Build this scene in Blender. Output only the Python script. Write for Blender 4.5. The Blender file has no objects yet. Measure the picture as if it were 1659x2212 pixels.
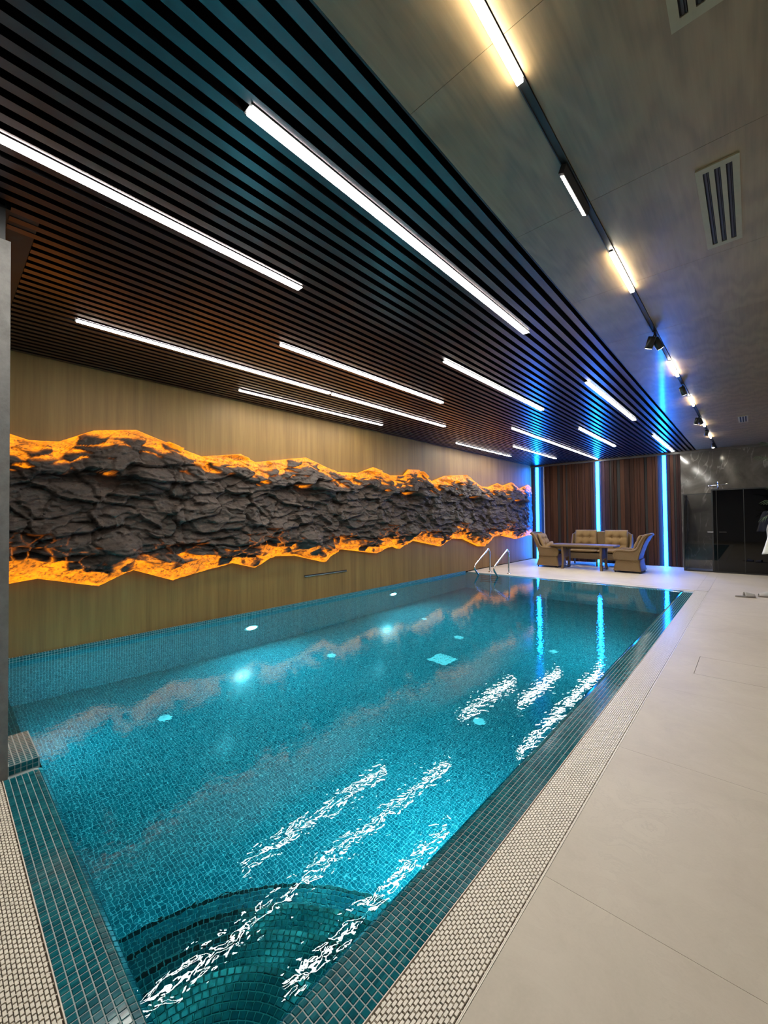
import bpy, bmesh, math, random
import numpy as np
from mathutils import Vector, Matrix

random.seed(7); rng = np.random.default_rng(11)
sc = bpy.context.scene
COL = sc.collection

# ------------------------------------------------------------------ camera, world, exposure
F_PX, W_PX, H_PX = 877.97, 1659.0, 2212.0
CAM = Vector((0.0, 0.0, 1.4))
R_ = Vector((0.7408084797859226, 0.6716248893591857, -0.011081708827243204))
U_ = Vector((0.02060914797387129, -0.006236058249177021, 0.9997681604238573))
FW = Vector((-0.6714000739477628, 0.7408651156389902, 0.018461341559167684))
cd = bpy.data.cameras.new('camera'); cam = bpy.data.objects.new('camera', cd); COL.objects.link(cam)
cam.matrix_world = Matrix(((R_.x, U_.x, -FW.x, CAM.x), (R_.y, U_.y, -FW.y, CAM.y), (R_.z, U_.z, -FW.z, CAM.z), (0, 0, 0, 1)))
cd.sensor_fit = 'VERTICAL'; cd.sensor_height = 36.0; cd.lens = F_PX / H_PX * 36.0
cd.clip_start = 0.02; cd.clip_end = 100
sc.camera = cam

wd = bpy.data.worlds.new('world'); sc.world = wd; wd.use_nodes = True
wd.node_tree.nodes['Background'].inputs[0].default_value = (0.55, 0.62, 0.75, 1)
wd.node_tree.nodes['Background'].inputs[1].default_value = 0.02
sc.view_settings.view_transform = 'Standard'; sc.view_settings.look = 'None'
sc.view_settings.gamma = 1.0; sc.view_settings.use_curve_mapping = False
sc.view_settings.exposure = 0.0
sc.cycles.caustics_reflective = False; sc.cycles.caustics_refractive = True
sc.cycles.sample_clamp_indirect = 10.0
sc.cycles.max_bounces = 10; sc.cycles.transmission_bounces = 8; sc.cycles.glossy_bounces = 5; sc.cycles.diffuse_bounces = 4

BAR_E = 76.0        # ceiling light bars
TRACK_E = 85.0      # track lamps
POOL_E = 1900.0      # underwater lamps
LED_E = 85.0        # blue strips
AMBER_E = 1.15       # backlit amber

# ------------------------------------------------------------------ room numbers (metres)
ZC = 3.177; XL = -5.614; YB = 13.755; XS = -1.078; XR = 1.5; YN = -2.9
G_RO, G_RI = -0.638, -0.833          # right grille
G_NI, G_NO = 0.256, 0.061            # near grille
G_FI, G_FO = 9.465, 9.645            # far grille
PITCH = 0.0256; LIP = 0.045; ZT = -0.004; ZW = -0.013
PX1 = G_RI - 6 * PITCH - LIP         # right pool wall
PY0 = G_NI + 5 * PITCH + LIP         # near pool wall
PX0 = -5.575; PY1 = 9.30
COLX, COLY = -3.06, 0.275             # corner of the near wall block
def depth(y): return 1.3 + 0.09 * (y - 0.4)

# ------------------------------------------------------------------ node helpers
def mat(name):
    m = bpy.data.materials.new(name); m.use_nodes = True
    nt = m.node_tree; b = nt.nodes['Principled BSDF']
    return m, nt, b
def N(nt, t, **kw):
    n = nt.nodes.new(t)
    for k, v in kw.items(): setattr(n, k, v)
    return n
def setin(n, **kw):
    for k, v in kw.items(): n.inputs[k.replace('_', ' ')].default_value = v
def L(nt, a, b): nt.links.new(a, b)
def math_(nt, op, a, b=None, c=None):
    n = N(nt, 'ShaderNodeMath', operation=op)
    for i, x in enumerate((a, b, c)):
        if x is None: continue
        if isinstance(x, (int, float)): n.inputs[i].default_value = x
        else: L(nt, x, n.inputs[i])
    return n.outputs[0]
def ramp(nt, fac, stops, interp='LINEAR'):
    r = N(nt, 'ShaderNodeValToRGB'); r.color_ramp.interpolation = interp
    e = r.color_ramp.elements
    while len(e) < len(stops): e.new(0.5)
    for i, (p, c) in enumerate(stops):
        e[i].position = p; e[i].color = (c[0], c[1], c[2], 1) if not isinstance(c, (int, float)) else (c, c, c, 1)
    L(nt, fac, r.inputs[0]); return r.outputs[0]
def mixc(nt, fac, a, b, blend='MIX'):
    n = N(nt, 'ShaderNodeMix', data_type='RGBA', blend_type=blend)
    for s, x in ((n.inputs['Factor'], fac), (n.inputs[6], a), (n.inputs[7], b)):
        if isinstance(x, (int, float)): s.default_value = x
        elif isinstance(x, tuple): s.default_value = (*x, 1)
        else: L(nt, x, s)
    return n.outputs[2]
def coords(nt, scale=(1, 1, 1), kind='Position', rot=(0, 0, 0)):
    if kind == 'Position': src = N(nt, 'ShaderNodeNewGeometry').outputs['Position']
    else: src = N(nt, 'ShaderNodeTexCoord').outputs[kind]
    m = N(nt, 'ShaderNodeMapping'); m.inputs['Scale'].default_value = scale; m.inputs['Rotation'].default_value = rot
    L(nt, src, m.inputs[0]); return m.outputs[0]
def noise(nt, vec, scale=1.0, detail=4.0, rough=0.55, dist=0.0):
    n = N(nt, 'ShaderNodeTexNoise'); L(nt, vec, n.inputs['Vector'])
    setin(n, Scale=scale, Detail=detail, Roughness=rough, Distortion=dist); return n.outputs['Fac']
def bump(nt, b, h, dist=0.002, strength=1.0):
    n = N(nt, 'ShaderNodeBump'); n.inputs['Strength'].default_value = strength; n.inputs['Distance'].default_value = dist
    L(nt, h, n.inputs['Height']); L(nt, n.outputs[0], b.inputs['Normal']); return n
def plain(name, col, rough=0.5, metal=0.0, spec=0.5):
    m, nt, b = mat(name); setin(b, Base_Color=(*col, 1), Roughness=rough, Metallic=metal)
    b.inputs['Specular IOR Level'].default_value = spec
    v = noise(nt, coords(nt, kind='Object'), 30, 3)
    L(nt, mixc(nt, v, tuple(c * 0.9 for c in col), tuple(min(1, c * 1.1) for c in col)), b.inputs['Base Color'])
    return m
def emit(name, col, e):
    m, nt, b = mat(name); setin(b, Base_Color=(0.02, 0.02, 0.02, 1), Emission_Color=(*col, 1), Emission_Strength=e, Roughness=0.5); return m

# ------------------------------------------------------------------ materials
M = {}
# wood laminate, vertical grain, tan
def wood(name, c0, c1, c2, scl, rough=0.5, kind='Position', bmp=0.0006, coat=0.0, rnd=False, spec=0.5, coat_r=0.05):
    m, nt, b = mat(name)
    n1 = noise(nt, coords(nt, scl, kind), 1.0, 6, 0.6, 0.6)
    n2 = noise(nt, coords(nt, tuple(s * 5 for s in scl), kind), 1.0, 4, 0.6)
    f = math_(nt, 'MULTIPLY_ADD', n2, 0.35, math_(nt, 'MULTIPLY', n1, 0.65))
    if rnd:
        oi = N(nt, 'ShaderNodeObjectInfo').outputs['Random']
        f = math_(nt, 'ADD', f, math_(nt, 'MULTIPLY_ADD', oi, 0.34, -0.17))
    L(nt, ramp(nt, f, [(0.3, c0), (0.5, c1), (0.7, c2)]), b.inputs['Base Color'])
    setin(b, Roughness=rough, Coat_Weight=coat, Coat_Roughness=coat_r); b.inputs['Specular IOR Level'].default_value = spec
    if bmp: bump(nt, b, n2, bmp)
    return m
M['tan_wall'] = wood('tan_wood_laminate', (0.122, 0.066, 0.018), (0.185, 0.104, 0.030), (0.24, 0.143, 0.045), (6, 6, 0.25), 0.5, spec=0.25)
M['brown_slat'] = wood('dark_red_brown_wood', (0.018, 0.006, 0.003), (0.04, 0.014, 0.007), (0.07, 0.027, 0.014), (14, 14, 0.6), 0.6, rnd=True, spec=0.15)
M['dark_gap'] = plain('near_black_backing', (0.008, 0.006, 0.005), 0.7)
# ceiling wood panel with cathedral grain
m, nt, b = mat('grey_brown_ceiling_wood')
v = coords(nt, (2.6, 0.55, 1))
w = N(nt, 'ShaderNodeTexWave', wave_type='RINGS', rings_direction='X'); L(nt, v, w.inputs[0]); setin(w, Scale=2.2, Distortion=9.0, Detail=3.0, Detail_Scale=1.3)
fib = noise(nt, coords(nt, (60, 2.5, 1)), 1, 4)
f = math_(nt, 'MULTIPLY_ADD', w.outputs['Fac'], 0.35, math_(nt, 'MULTIPLY', fib, 0.65))
L(nt, ramp(nt, f, [(0.2, (0.18, 0.122, 0.060)), (0.6, (0.25, 0.172, 0.088)), (0.9, (0.30, 0.208, 0.11))]), b.inputs['Base Color'])
setin(b, Roughness=0.4, Coat_Weight=0.35, Coat_Roughness=0.12); bump(nt, b, f, 0.0008)
M['ceil_wood'] = m
# slat paint
m, nt, b = mat('black_slat_paint')
nn = noise(nt, coords(nt, (4, 4, 4)), 1, 3)
L(nt, mixc(nt, nn, (0.13, 0.105, 0.112), (0.16, 0.132, 0.138)), b.inputs['Base Color'])
setin(b, Roughness=0.28, Metallic=1.0)
M['slat'] = m
M['black'] = plain('matt_black_metal', (0.012, 0.012, 0.013), 0.4)
M['ceil_black'] = plain('black_ceiling_void', (0.004, 0.004, 0.005), 0.8)
M['trim'] = plain('grey_brown_trim', (0.09, 0.08, 0.07), 0.4)
M['trim_white'] = plain('pale_grey_trim', (0.42, 0.40, 0.39), 0.5)
M['cream'] = plain('cream_vent_metal', (0.36, 0.31, 0.19), 0.5)
M['chrome'] = plain('polished_steel', (0.75, 0.75, 0.74), 0.12, 1.0)
M['grey_wall'] = None
m, nt, b = mat('grey_plaster')
nn = noise(nt, coords(nt, (9, 9, 9)), 1, 8, 0.7)
L(nt, ramp(nt, nn, [(0.3, (0.11, 0.105, 0.10)), (0.7, (0.19, 0.183, 0.175))]), b.inputs['Base Color']); setin(b, Roughness=0.75); bump(nt, b, nn, 0.004)
M['grey_wall'] = m
M['pale_wall'] = plain('pale_plaster', (0.45, 0.43, 0.40), 0.8)
# floor porcelain
m, nt, b = mat('beige_porcelain')
p = coords(nt)
n1 = noise(nt, p, 0.9, 5, 0.6, 0.8); n2 = noise(nt, p, 5.0, 7, 0.65, 1.4); n3 = noise(nt, p, 90, 2)
v1 = math_(nt, 'SUBTRACT', 1.0, math_(nt, 'MINIMUM', math_(nt, 'MULTIPLY', math_(nt, 'ABSOLUTE', math_(nt, 'SUBTRACT', n2, 0.5)), 38.0), 1.0))
v1 = math_(nt, 'MULTIPLY', v1, math_(nt, 'MULTIPLY', ramp(nt, n1, [(0.5, 0.0), (0.62, 1.0)]), 0.22))
f = math_(nt, 'MULTIPLY_ADD', n1, 0.6, math_(nt, 'MULTIPLY_ADD', n2, 0.3, math_(nt, 'MULTIPLY', n3, 0.1)))
base = ramp(nt, f, [(0.3, (0.39, 0.335, 0.262)), (0.5, (0.47, 0.41, 0.328)), (0.7, (0.53, 0.47, 0.385))])
L(nt, mixc(nt, v1, base, (0.26, 0.22, 0.175)), b.inputs['Base Color'])
L(nt, math_(nt, 'MULTIPLY_ADD', n2, 0.14, 0.46), b.inputs['Roughness']); bump(nt, b, n2, 0.0012)
M['floor'] = m
M['joint'] = plain('floor_joint', (0.30, 0.265, 0.22), 0.8)
M['hatch_joint'] = plain('dark_hatch_joint', (0.05, 0.045, 0.04), 0.8)
# mosaic: per-tile random teal by position cell; grid version for far surfaces
def tile_color(nt, b, sink=True):
    pos = N(nt, 'ShaderNodeNewGeometry').outputs['Position']
    sn = N(nt, 'ShaderNodeVectorMath', operation='SNAP'); L(nt, pos, sn.inputs[0]); sn.inputs[1].default_value = (PITCH,) * 3
    wn = N(nt, 'ShaderNodeTexWhiteNoise', noise_dimensions='3D'); L(nt, sn.outputs[0], wn.inputs[0])
    blot = noise(nt, coords(nt, (1, 1, 1)), 70, 4, 0.6)
    f = math_(nt, 'MULTIPLY_ADD', blot, 0.45, math_(nt, 'MULTIPLY', wn.outputs['Value'], 0.6))
    return ramp(nt, f, [(0.15, (0.003, 0.06, 0.08)), (0.5, (0.005, 0.092, 0.118)), (0.78, (0.009, 0.125, 0.15)), (0.95, (0.04, 0.16, 0.18))])
m, nt, b = mat('teal_glass_mosaic'); L(nt, tile_color(nt, b), b.inputs['Base Color']); setin(b, Roughness=0.10); b.inputs['Specular IOR Level'].default_value = 0.3
M['tile'] = m
m, nt, b = mat('navy_glass_mosaic'); setin(b, Base_Color=(0.003, 0.010, 0.016, 1), Roughness=0.12)
L(nt, mixc(nt, noise(nt, coords(nt), 60, 3), (0.002, 0.008, 0.013), (0.006, 0.018, 0.026)), b.inputs['Base Color'])
M['tile_dark'] = m
M['grout'] = plain('pale_grout', (0.27, 0.33, 0.33), 0.7)
m, nt, b = mat('teal_mosaic_field')
geo = N(nt, 'ShaderNodeNewGeometry'); sep = N(nt, 'ShaderNodeSeparateXYZ'); L(nt, geo.outputs['Position'], sep.inputs[0])
sn_ = N(nt, 'ShaderNodeSeparateXYZ'); L(nt, geo.outputs['True Normal'], sn_.inputs[0])
line = None
for ax in range(3):
    fr = math_(nt, 'FRACT', math_(nt, 'DIVIDE', math_(nt, 'ADD', sep.outputs[ax], 50.0), PITCH))
    d = math_(nt, 'ABSOLUTE', math_(nt, 'SUBTRACT', fr, 0.5))
    on = math_(nt, 'GREATER_THAN', d, 0.44)
    on = math_(nt, 'MULTIPLY', on, math_(nt, 'LESS_THAN', math_(nt, 'ABSOLUTE', sn_.outputs[ax]), 0.7))
    line = on if line is None else math_(nt, 'MAXIMUM', line, on)
L(nt, mixc(nt, line, tile_color(nt, b), (0.20, 0.36, 0.38)), b.inputs['Base Color'])
L(nt, math_(nt, 'MULTIPLY_ADD', line, 0.5, 0.15), b.inputs['Roughness']); bump(nt, b, math_(nt, 'SUBTRACT', 1.0, line), 0.001)
M['mosaic'] = m
# water
m, nt, b = mat('pool_water'); nt.nodes.remove(b)
gl = N(nt, 'ShaderNodeBsdfRefraction'); setin(gl, IOR=1.333, Roughness=0.0); gl.inputs['Color'].default_value = (0.20, 0.93, 1, 1)
gs = N(nt, 'ShaderNodeBsdfGlossy'); gs.inputs['Roughness'].default_value = 0.0; gs.inputs['Color'].default_value = (1, 1, 1, 1)
fz = N(nt, 'ShaderNodeFresnel'); fz.inputs['IOR'].default_value = 1.333
mw_ = N(nt, 'ShaderNodeMixShader'); L(nt, fz.outputs[0], mw_.inputs[0]); L(nt, gl.outputs[0], mw_.inputs[1]); L(nt, gs.outputs[0], mw_.inputs[2])
p = coords(nt, (1.25, 1, 1), rot=(0, 0, 0.5))
h1 = noise(nt, p, 21, 1.6, 0.5, 0.4); h2 = noise(nt, p, 4.0, 2.0, 0.5, 0.5)
hh = math_(nt, 'ADD', math_(nt, 'MULTIPLY', h1, 0.00075), math_(nt, 'MULTIPLY', h2, 0.0007))
bn = N(nt, 'ShaderNodeBump'); bn.inputs['Strength'].default_value = 1.0; bn.inputs['Distance'].default_value = 1.0
L(nt, hh, bn.inputs['Height'])
for q_ in (gl, gs, fz): L(nt, bn.outputs[0], q_.inputs['Normal'])
L(nt, mw_.outputs[0], nt.nodes['Material Output'].inputs[0])
M['water'] = m
# grille plastic
M['grille'] = plain('cream_plastic', (0.68, 0.62, 0.53), 0.4)
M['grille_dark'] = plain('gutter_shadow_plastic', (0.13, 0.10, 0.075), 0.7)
# rock
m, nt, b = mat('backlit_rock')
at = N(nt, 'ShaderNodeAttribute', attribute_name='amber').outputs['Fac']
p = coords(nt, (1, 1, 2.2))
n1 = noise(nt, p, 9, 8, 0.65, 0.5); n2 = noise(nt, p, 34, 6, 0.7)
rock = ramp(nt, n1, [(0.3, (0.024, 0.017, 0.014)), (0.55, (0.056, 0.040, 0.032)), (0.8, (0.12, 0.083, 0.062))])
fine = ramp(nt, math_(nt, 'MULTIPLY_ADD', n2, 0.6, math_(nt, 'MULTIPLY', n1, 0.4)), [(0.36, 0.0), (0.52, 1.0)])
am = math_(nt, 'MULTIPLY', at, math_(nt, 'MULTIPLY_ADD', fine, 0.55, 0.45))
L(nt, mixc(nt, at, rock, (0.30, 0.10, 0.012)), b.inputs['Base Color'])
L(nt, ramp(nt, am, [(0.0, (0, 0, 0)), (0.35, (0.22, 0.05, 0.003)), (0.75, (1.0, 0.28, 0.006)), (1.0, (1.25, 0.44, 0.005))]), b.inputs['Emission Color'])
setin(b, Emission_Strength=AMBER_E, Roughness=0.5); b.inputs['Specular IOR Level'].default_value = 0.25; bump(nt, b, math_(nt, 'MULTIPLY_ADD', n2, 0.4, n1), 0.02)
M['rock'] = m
# marble
m, nt, b = mat('dark_marble')
p = coords(nt, (1, 1, 1))
warp = noise(nt, p, 1.6, 5, 0.6, 1.2); n2 = noise(nt, coords(nt, (2.2, 1, 0.8), rot=(0, 0.5, 0)), 0.9, 3, 0.5, 1.2)
vein = math_(nt, 'SUBTRACT', 1.0, math_(nt, 'MINIMUM', math_(nt, 'MULTIPLY', math_(nt, 'ABSOLUTE', math_(nt, 'SUBTRACT', n2, 0.5)), 60), 1.0))
vein = math_(nt, 'MULTIPLY', vein, ramp(nt, warp, [(0.42, 0.0), (0.62, 1.0)]))
base = ramp(nt, warp, [(0.3, (0.06, 0.053, 0.045)), (0.6, (0.115, 0.104, 0.089)), (0.8, (0.17, 0.155, 0.135))])
L(nt, mixc(nt, math_(nt, 'MULTIPLY', vein, 0.65), base, (0.36, 0.33, 0.30)), b.inputs['Base Color']); setin(b, Roughness=0.09)
M['marble'] = m
# glass
def glass(name, tint, alpha_mix):
    m, nt, b = mat(name); nt.nodes.remove(b)
    t = N(nt, 'ShaderNodeBsdfTransparent'); t.inputs[0].default_value = (*tint, 1)
    g = N(nt, 'ShaderNodeBsdfGlossy'); g.inputs['Color'].default_value = (0.8, 0.8, 0.8, 1); g.inputs['Roughness'].default_value = 0.02
    fr = N(nt, 'ShaderNodeFresnel'); fr.inputs[0].default_value = 1.5
    mx = N(nt, 'ShaderNodeMixShader'); L(nt, fr.outputs[0], mx.inputs[0]); L(nt, t.outputs[0], mx.inputs[1]); L(nt, g.outputs[0], mx.inputs[2])
    L(nt, mx.outputs[0], nt.nodes['Material Output'].inputs[0]); return m
M['clear_glass'] = glass('grey_clear_glass', (0.84, 0.85, 0.86), 0)
M['smoked_glass'] = glass('smoked_glass', (0.05, 0.05, 0.055), 0)
# rattan / cushions
m, nt, b = mat('tan_rattan')
p = coords(nt, (1, 1, 1))
w1 = N(nt, 'ShaderNodeTexWave', bands_direction='Z'); L(nt, p, w1.inputs[0]); setin(w1, Scale=28.0, Distortion=1.0)
w2 = N(nt, 'ShaderNodeTexWave', bands_direction='DIAGONAL'); L(nt, p, w2.inputs[0]); setin(w2, Scale=22.0, Distortion=1.0)
f = math_(nt, 'MULTIPLY', math_(nt, 'ADD', w1.outputs['Fac'], w2.outputs['Fac']), 0.5)
L(nt, ramp(nt, f, [(0.1, (0.07, 0.037, 0.011)), (0.5, (0.15, 0.086, 0.028)), (0.9, (0.225, 0.14, 0.056))]), b.inputs['Base Color'])
setin(b, Roughness=0.6); bump(nt, b, f, 0.006); M['rattan'] = m
m, nt, b = mat('tan_cushion_fabric')
nn = noise(nt, coords(nt), 120, 3)
L(nt, mixc(nt, nn, (0.155, 0.09, 0.032), (0.235, 0.145, 0.06)), b.inputs['Base Color']); setin(b, Roughness=0.9); bump(nt, b, nn, 0.002); M['cushion'] = m
M['white_cloth'] = plain('white_terry', (0.72, 0.70, 0.67), 0.95)
M['leaf'] = plain('palm_green', (0.035, 0.075, 0.022), 0.5)
M['stem'] = plain('palm_stem', (0.10, 0.085, 0.035), 0.7)
M['pot'] = plain('dark_pot', (0.06, 0.055, 0.05), 0.5)
M['slipper'] = plain('grey_white_slipper', (0.46, 0.44, 0.42), 0.8)
M['slipper_sole'] = plain('dark_slipper_sole', (0.20, 0.18, 0.16), 0.8)
M['inlet'] = plain('white_inlet_plastic', (0.62, 0.78, 0.78), 0.4)
M['bar_light'] = emit('bar_diffuser', (1.0, 0.965, 0.88), BAR_E)
M['track_light'] = emit('track_diffuser', (1.0, 0.90, 0.70), TRACK_E)
M['spot_light'] = emit('spot_lens', (1.0, 0.95, 0.85), 8.0)
M['pool_light'] = emit('pool_lamp_lens', (0.62, 0.88, 1.0), POOL_E)
M['pool_light_added'] = emit('pool_lamp_lens_added', (0.62, 0.88, 1.0), POOL_E * 0.24)  # weaker lens for the added near-wall lamp
M['led'] = emit('blue_led', (0.004, 0.17, 1.0), LED_E)

# ------------------------------------------------------------------ mesh helpers
def mesh_obj(name, verts, faces, m, parent=None, smooth=False, loc=None):
    """verts are world coordinates (or local to parent's origin frame if parent has location: converted)."""
    me = bpy.data.meshes.new(name)
    off = Vector((0, 0, 0))
    if parent is None:
        if loc is None:
            a = np.array([tuple(v) for v in verts]); loc = ((a[:, 0].min() + a[:, 0].max()) / 2, (a[:, 1].min() + a[:, 1].max()) / 2, a[:, 2].min())
        off = Vector(loc)
        me.from_pydata([tuple(Vector(v) - off) for v in verts], [], faces)
    else:
        me.from_pydata([tuple(v) for v in verts], [], faces)
    if isinstance(m, list):
        for x in m: me.materials.append(x)
    elif m: me.materials.append(m)
    if smooth: me.polygons.foreach_set('use_smooth', [True] * len(me.polygons))
    me.update()
    o = bpy.data.objects.new(name, me); COL.objects.link(o)
    if parent is None: o.location = off
    else: o.parent = parent
    return o
def box_vf(x0, x1, y0, y1, z0, z1, base=0):
    v = [(x0, y0, z0), (x1, y0, z0), (x1, y1, z0), (x0, y1, z0), (x0, y0, z1), (x1, y0, z1), (x1, y1, z1), (x0, y1, z1)]
    f = [(0, 3, 2, 1), (4, 5, 6, 7), (0, 1, 5, 4), (1, 2, 6, 5), (2, 3, 7, 6), (3, 0, 4, 7)]
    return v, [tuple(i + base for i in q) for q in f]
def box(name, x0, x1, y0, y1, z0, z1, m, parent=None, bevel=0.0):
    v, f = box_vf(x0, x1, y0, y1, z0, z1)
    o = mesh_obj(name, v, f, m, parent)
    if bevel:
        md = o.modifiers.new('bevel', 'BEVEL'); md.width = bevel; md.segments = 2
    return o
def boxes(name, lst, m, parent=None):
    V, Fc = [], []
    for b_ in lst:
        v, f = box_vf(*b_, base=len(V)); V += v; Fc += f
    return mesh_obj(name, V, Fc, m, parent)
def tube_vf(path, r, seg=10, base=0, cap=True):
    P = [Vector(p) for p in path]; V, Fc = [], []
    rr = r if isinstance(r, (list, tuple)) else [r] * len(P)
    up = None
    for i, p in enumerate(P):
        t = ((P[min(i + 1, len(P) - 1)] - P[max(i - 1, 0)])).normalized()
        if up is None:
            up = Vector((0, 0, 1)) if abs(t.z) < 0.9 else Vector((1, 0, 0))
        u = (up - t * up.dot(t)).normalized(); up = u; w = t.cross(u)
        for k in range(seg):
            a = 2 * math.pi * k / seg; V.append(tuple(p + (u * math.cos(a) + w * math.sin(a)) * rr[i]))
    n = len(P)
    for i in range(n - 1):
        for k in range(seg):
            Fc.append((base + i * seg + k, base + i * seg + (k + 1) % seg, base + (i + 1) * seg + (k + 1) % seg, base + (i + 1) * seg + k))
    if cap:
        Fc.append(tuple(base + k for k in reversed(range(seg)))); Fc.append(tuple(base + (n - 1) * seg + k for k in range(seg)))
    return V, Fc
def tube(name, path, r, m, parent=None, seg=10):
    v, f = tube_vf(path, r, seg); return mesh_obj(name, v, f, m, parent, smooth=True)
def smooth_path(pts, n=6):
    P = [Vector(p) for p in pts]; out = []
    for i in range(len(P) - 1):
        p0, p1, p2, p3 = P[max(i - 1, 0)], P[i], P[i + 1], P[min(i + 2, len(P) - 1)]
        for k in range(n):
            t = k / n
            out.append(0.5 * ((2 * p1) + (p2 - p0) * t + (2 * p0 - 5 * p1 + 4 * p2 - p3) * t * t + (3 * p1 - p0 - 3 * p2 + p3) * t ** 3))
    out.append(P[-1]); return out
def tag(o, label=None, cat=None, group=None, kind=None):
    if label: o['label'] = label
    if cat: o['category'] = cat
    if group: o['group'] = group
    if kind: o['kind'] = kind
    return o
def thing(name, loc, label, cat, group=None, rz=0.0):
    o = bpy.data.objects.new(name, None); COL.objects.link(o); o.location = loc; o.rotation_euler = (0, 0, rz); o.empty_display_size = 0.1
    return tag(o, label, cat, group)
def struct_root(name, label):
    o = bpy.data.objects.new(name, None); COL.objects.link(o); return tag(o, label, None, None, 'structure')
def project(p):
    d = Vector(p) - CAM; z = d.dot(FW)
    if z < 0.05: return None
    return (W_PX / 2 + F_PX * d.dot(R_) / z, H_PX / 2 - F_PX * d.dot(U_) / z, z)

# ------------------------------------------------------------------ floor
fl = boxes('floor', [(G_RO, XR, YN, YB + 0.06, -0.20, -0.010), (XL, G_RO, G_FO, YB + 0.06, -0.20, -0.010), (COLX, G_RO, YN, G_NO, -0.20, -0.010)], M['joint'])
tag(fl, 'beige porcelain pool deck floor', None, None, 'structure')
def slab_mesh(w, d):
    key = 'slab_%.3f_%.3f' % (w, d)
    me = bpy.data.meshes.get(key)
    if me is None:
        g = 0.0007
        v, f = box_vf(g, w - g, g, d - g, -0.010, 0.0); me = bpy.data.meshes.new(key); me.from_pydata(v, [], f); me.materials.append(M['floor'])
    return me
def slab(x0, x1, y0, y1, name='floor_slab'):
    o = bpy.data.objects.new(name, slab_mesh(x1 - x0, y1 - y0)); COL.objects.link(o); o.parent = fl
    o.matrix_parent_inverse = Matrix.Translation(fl.location).inverted(); o.location = (x0, y0, 0); return o
def rows(y0, y1, start, step):
    ys = [y0]; y = start
    while y < y1 - 0.02:
        if y > y0 + 0.02: ys.append(y)
        y += step
    ys.append(y1); return list(zip(ys[:-1], ys[1:]))
RAIL = 0.006
for (y0, y1) in rows(YN, YB + 0.05, 1.61 - 1.2 * 4, 1.2):
    for (x0, x1) in ((G_RO + RAIL, 0.56), (0.56, XR)):
        if x0 < 0 and y0 < 4.6 < y1:
            hx0, hx1, hy0, hy1 = -0.414, 0.19, 4.54, 5.12
            slab(hx0, hx1, hy0, hy1, 'hatch_slab')
            V, Fc = [], []
            for bb in ((x0, x1, y0, hy0 - 0.003, -0.01, 0), (x0, x1, hy1 + 0.003, y1, -0.01, 0), (x0, hx0 - 0.003, hy0 - 0.003, hy1 + 0.003, -0.01, 0), (hx1 + 0.003, x1, hy0 - 0.003, hy1 + 0.003, -0.01, 0)):
                v, f = box_vf(*bb, base=len(V)); V += v; Fc += f
            o = mesh_obj('floor_slab', V, Fc, M['floor'], fl); o.matrix_parent_inverse = Matrix.Translation(fl.location).inverted()
        else: slab(x0, x1, y0, y1)
for (y0, y1) in rows(G_FO + RAIL, YB + 0.05, 10.01 + 1.2, 1.2):
    for (x0, x1) in rows(XL, G_RO + RAIL, XL + 1.2, 1.2): slab(x0, x1, y0, y1)
for (y0, y1) in rows(YN, G_NO - RAIL, 1.61 - 3.6, 1.2):
    for (x0, x1) in rows(COLX, G_RO + RAIL, COLX + 1.2, 1.2): slab(x0, x1, y0, y1)

# ------------------------------------------------------------------ walls
wl = box('wall_left', XL - 0.1, XL, COLY, YB + 0.1, 0.02, ZC + 0.08, M['tan_wall']); tag(wl, 'tan vertical grain wood laminate wall', None, None, 'structure')
wr = box('wall_right', XR, XR + 0.1, YN, YB + 0.1, -0.01, ZC + 0.08, M['pale_wall']); tag(wr, 'pale plaster wall', None, None, 'structure')
wn = box('wall_near', COLX, XR, YN - 0.1, YN, -0.01, ZC + 0.08, M['pale_wall']); tag(wn, 'pale plaster wall', None, None, 'structure')
wc = box('wall_column', COLX - 2.7, COLX, YN, COLY, -0.3, 2.985, M['grey_wall']); tag(wc, 'grey plaster wall end at the left edge', None, None, 'structure')
wb = box('wall_column_lintel', COLX - 2.7, COLX - 0.03, YN, COLY - 0.02, 2.985, ZC + 0.02, M['black']); tag(wb, 'dark lintel above the grey plaster wall end', None, None, 'structure')
bw = box('wall_back', XL - 0.1, -1.44, YB + 0.045, YB + 0.12, -0.01, ZC + 0.08, M['dark_gap']); tag(bw, 'red brown wood slat wall', None, None, 'structure')
mw = box('wall_marble', -1.44, XR, YB - 0.01, YB + 0.12, -0.01, ZC + 0.08, M['marble']); tag(mw, 'dark veined polished marble wall', None, None, 'structure')

inv_bw = Matrix.Translation(bw.location).inverted()
edges = [-5.612, -5.545, -5.50, None, -5.324, -5.265, -5.205, None, -5.165, -5.09, -4.987, -4.90, -4.748, -4.66, -4.573, -4.487, -4.43, -4.373, -4.29, -4.204, -4.15, -4.093, -3.98, -3.903, -3.80, -3.74, -3.663, -3.60, None,
         -3.465, -3.418, -3.327, -3.2, -3.15, -3.08, -3.002, -2.919, -2.80, -2.665, -2.548, -2.47, -2.409, -2.295, -2.228, -2.10, -2.028, -1.962, -1.876, None, -1.755, -1.68, -1.60, -1.55, -1.495, -1.445]
deep = {-3.002, -2.295, -1.60, -4.748, -4.093, -3.903, -4.487, -5.324, -5.265, -1.962, -3.2}
for a_, b_ in zip(edges[:-1], edges[1:]):
    if a_ is None or b_ is None: continue
    pr = 0.008 if a_ in deep else random.choice((0.022, 0.03, 0.04))
    g = 0.004
    o = box('wall_slat', a_ + g, b_ - g, YB + 0.045 - pr - 0.012, YB + 0.045, 0.0, 3.12, M['dark_gap'] if a_ in deep and b_ - a_ < 0.09 else M['brown_slat'], bw); o.matrix_parent_inverse = inv_bw
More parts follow.
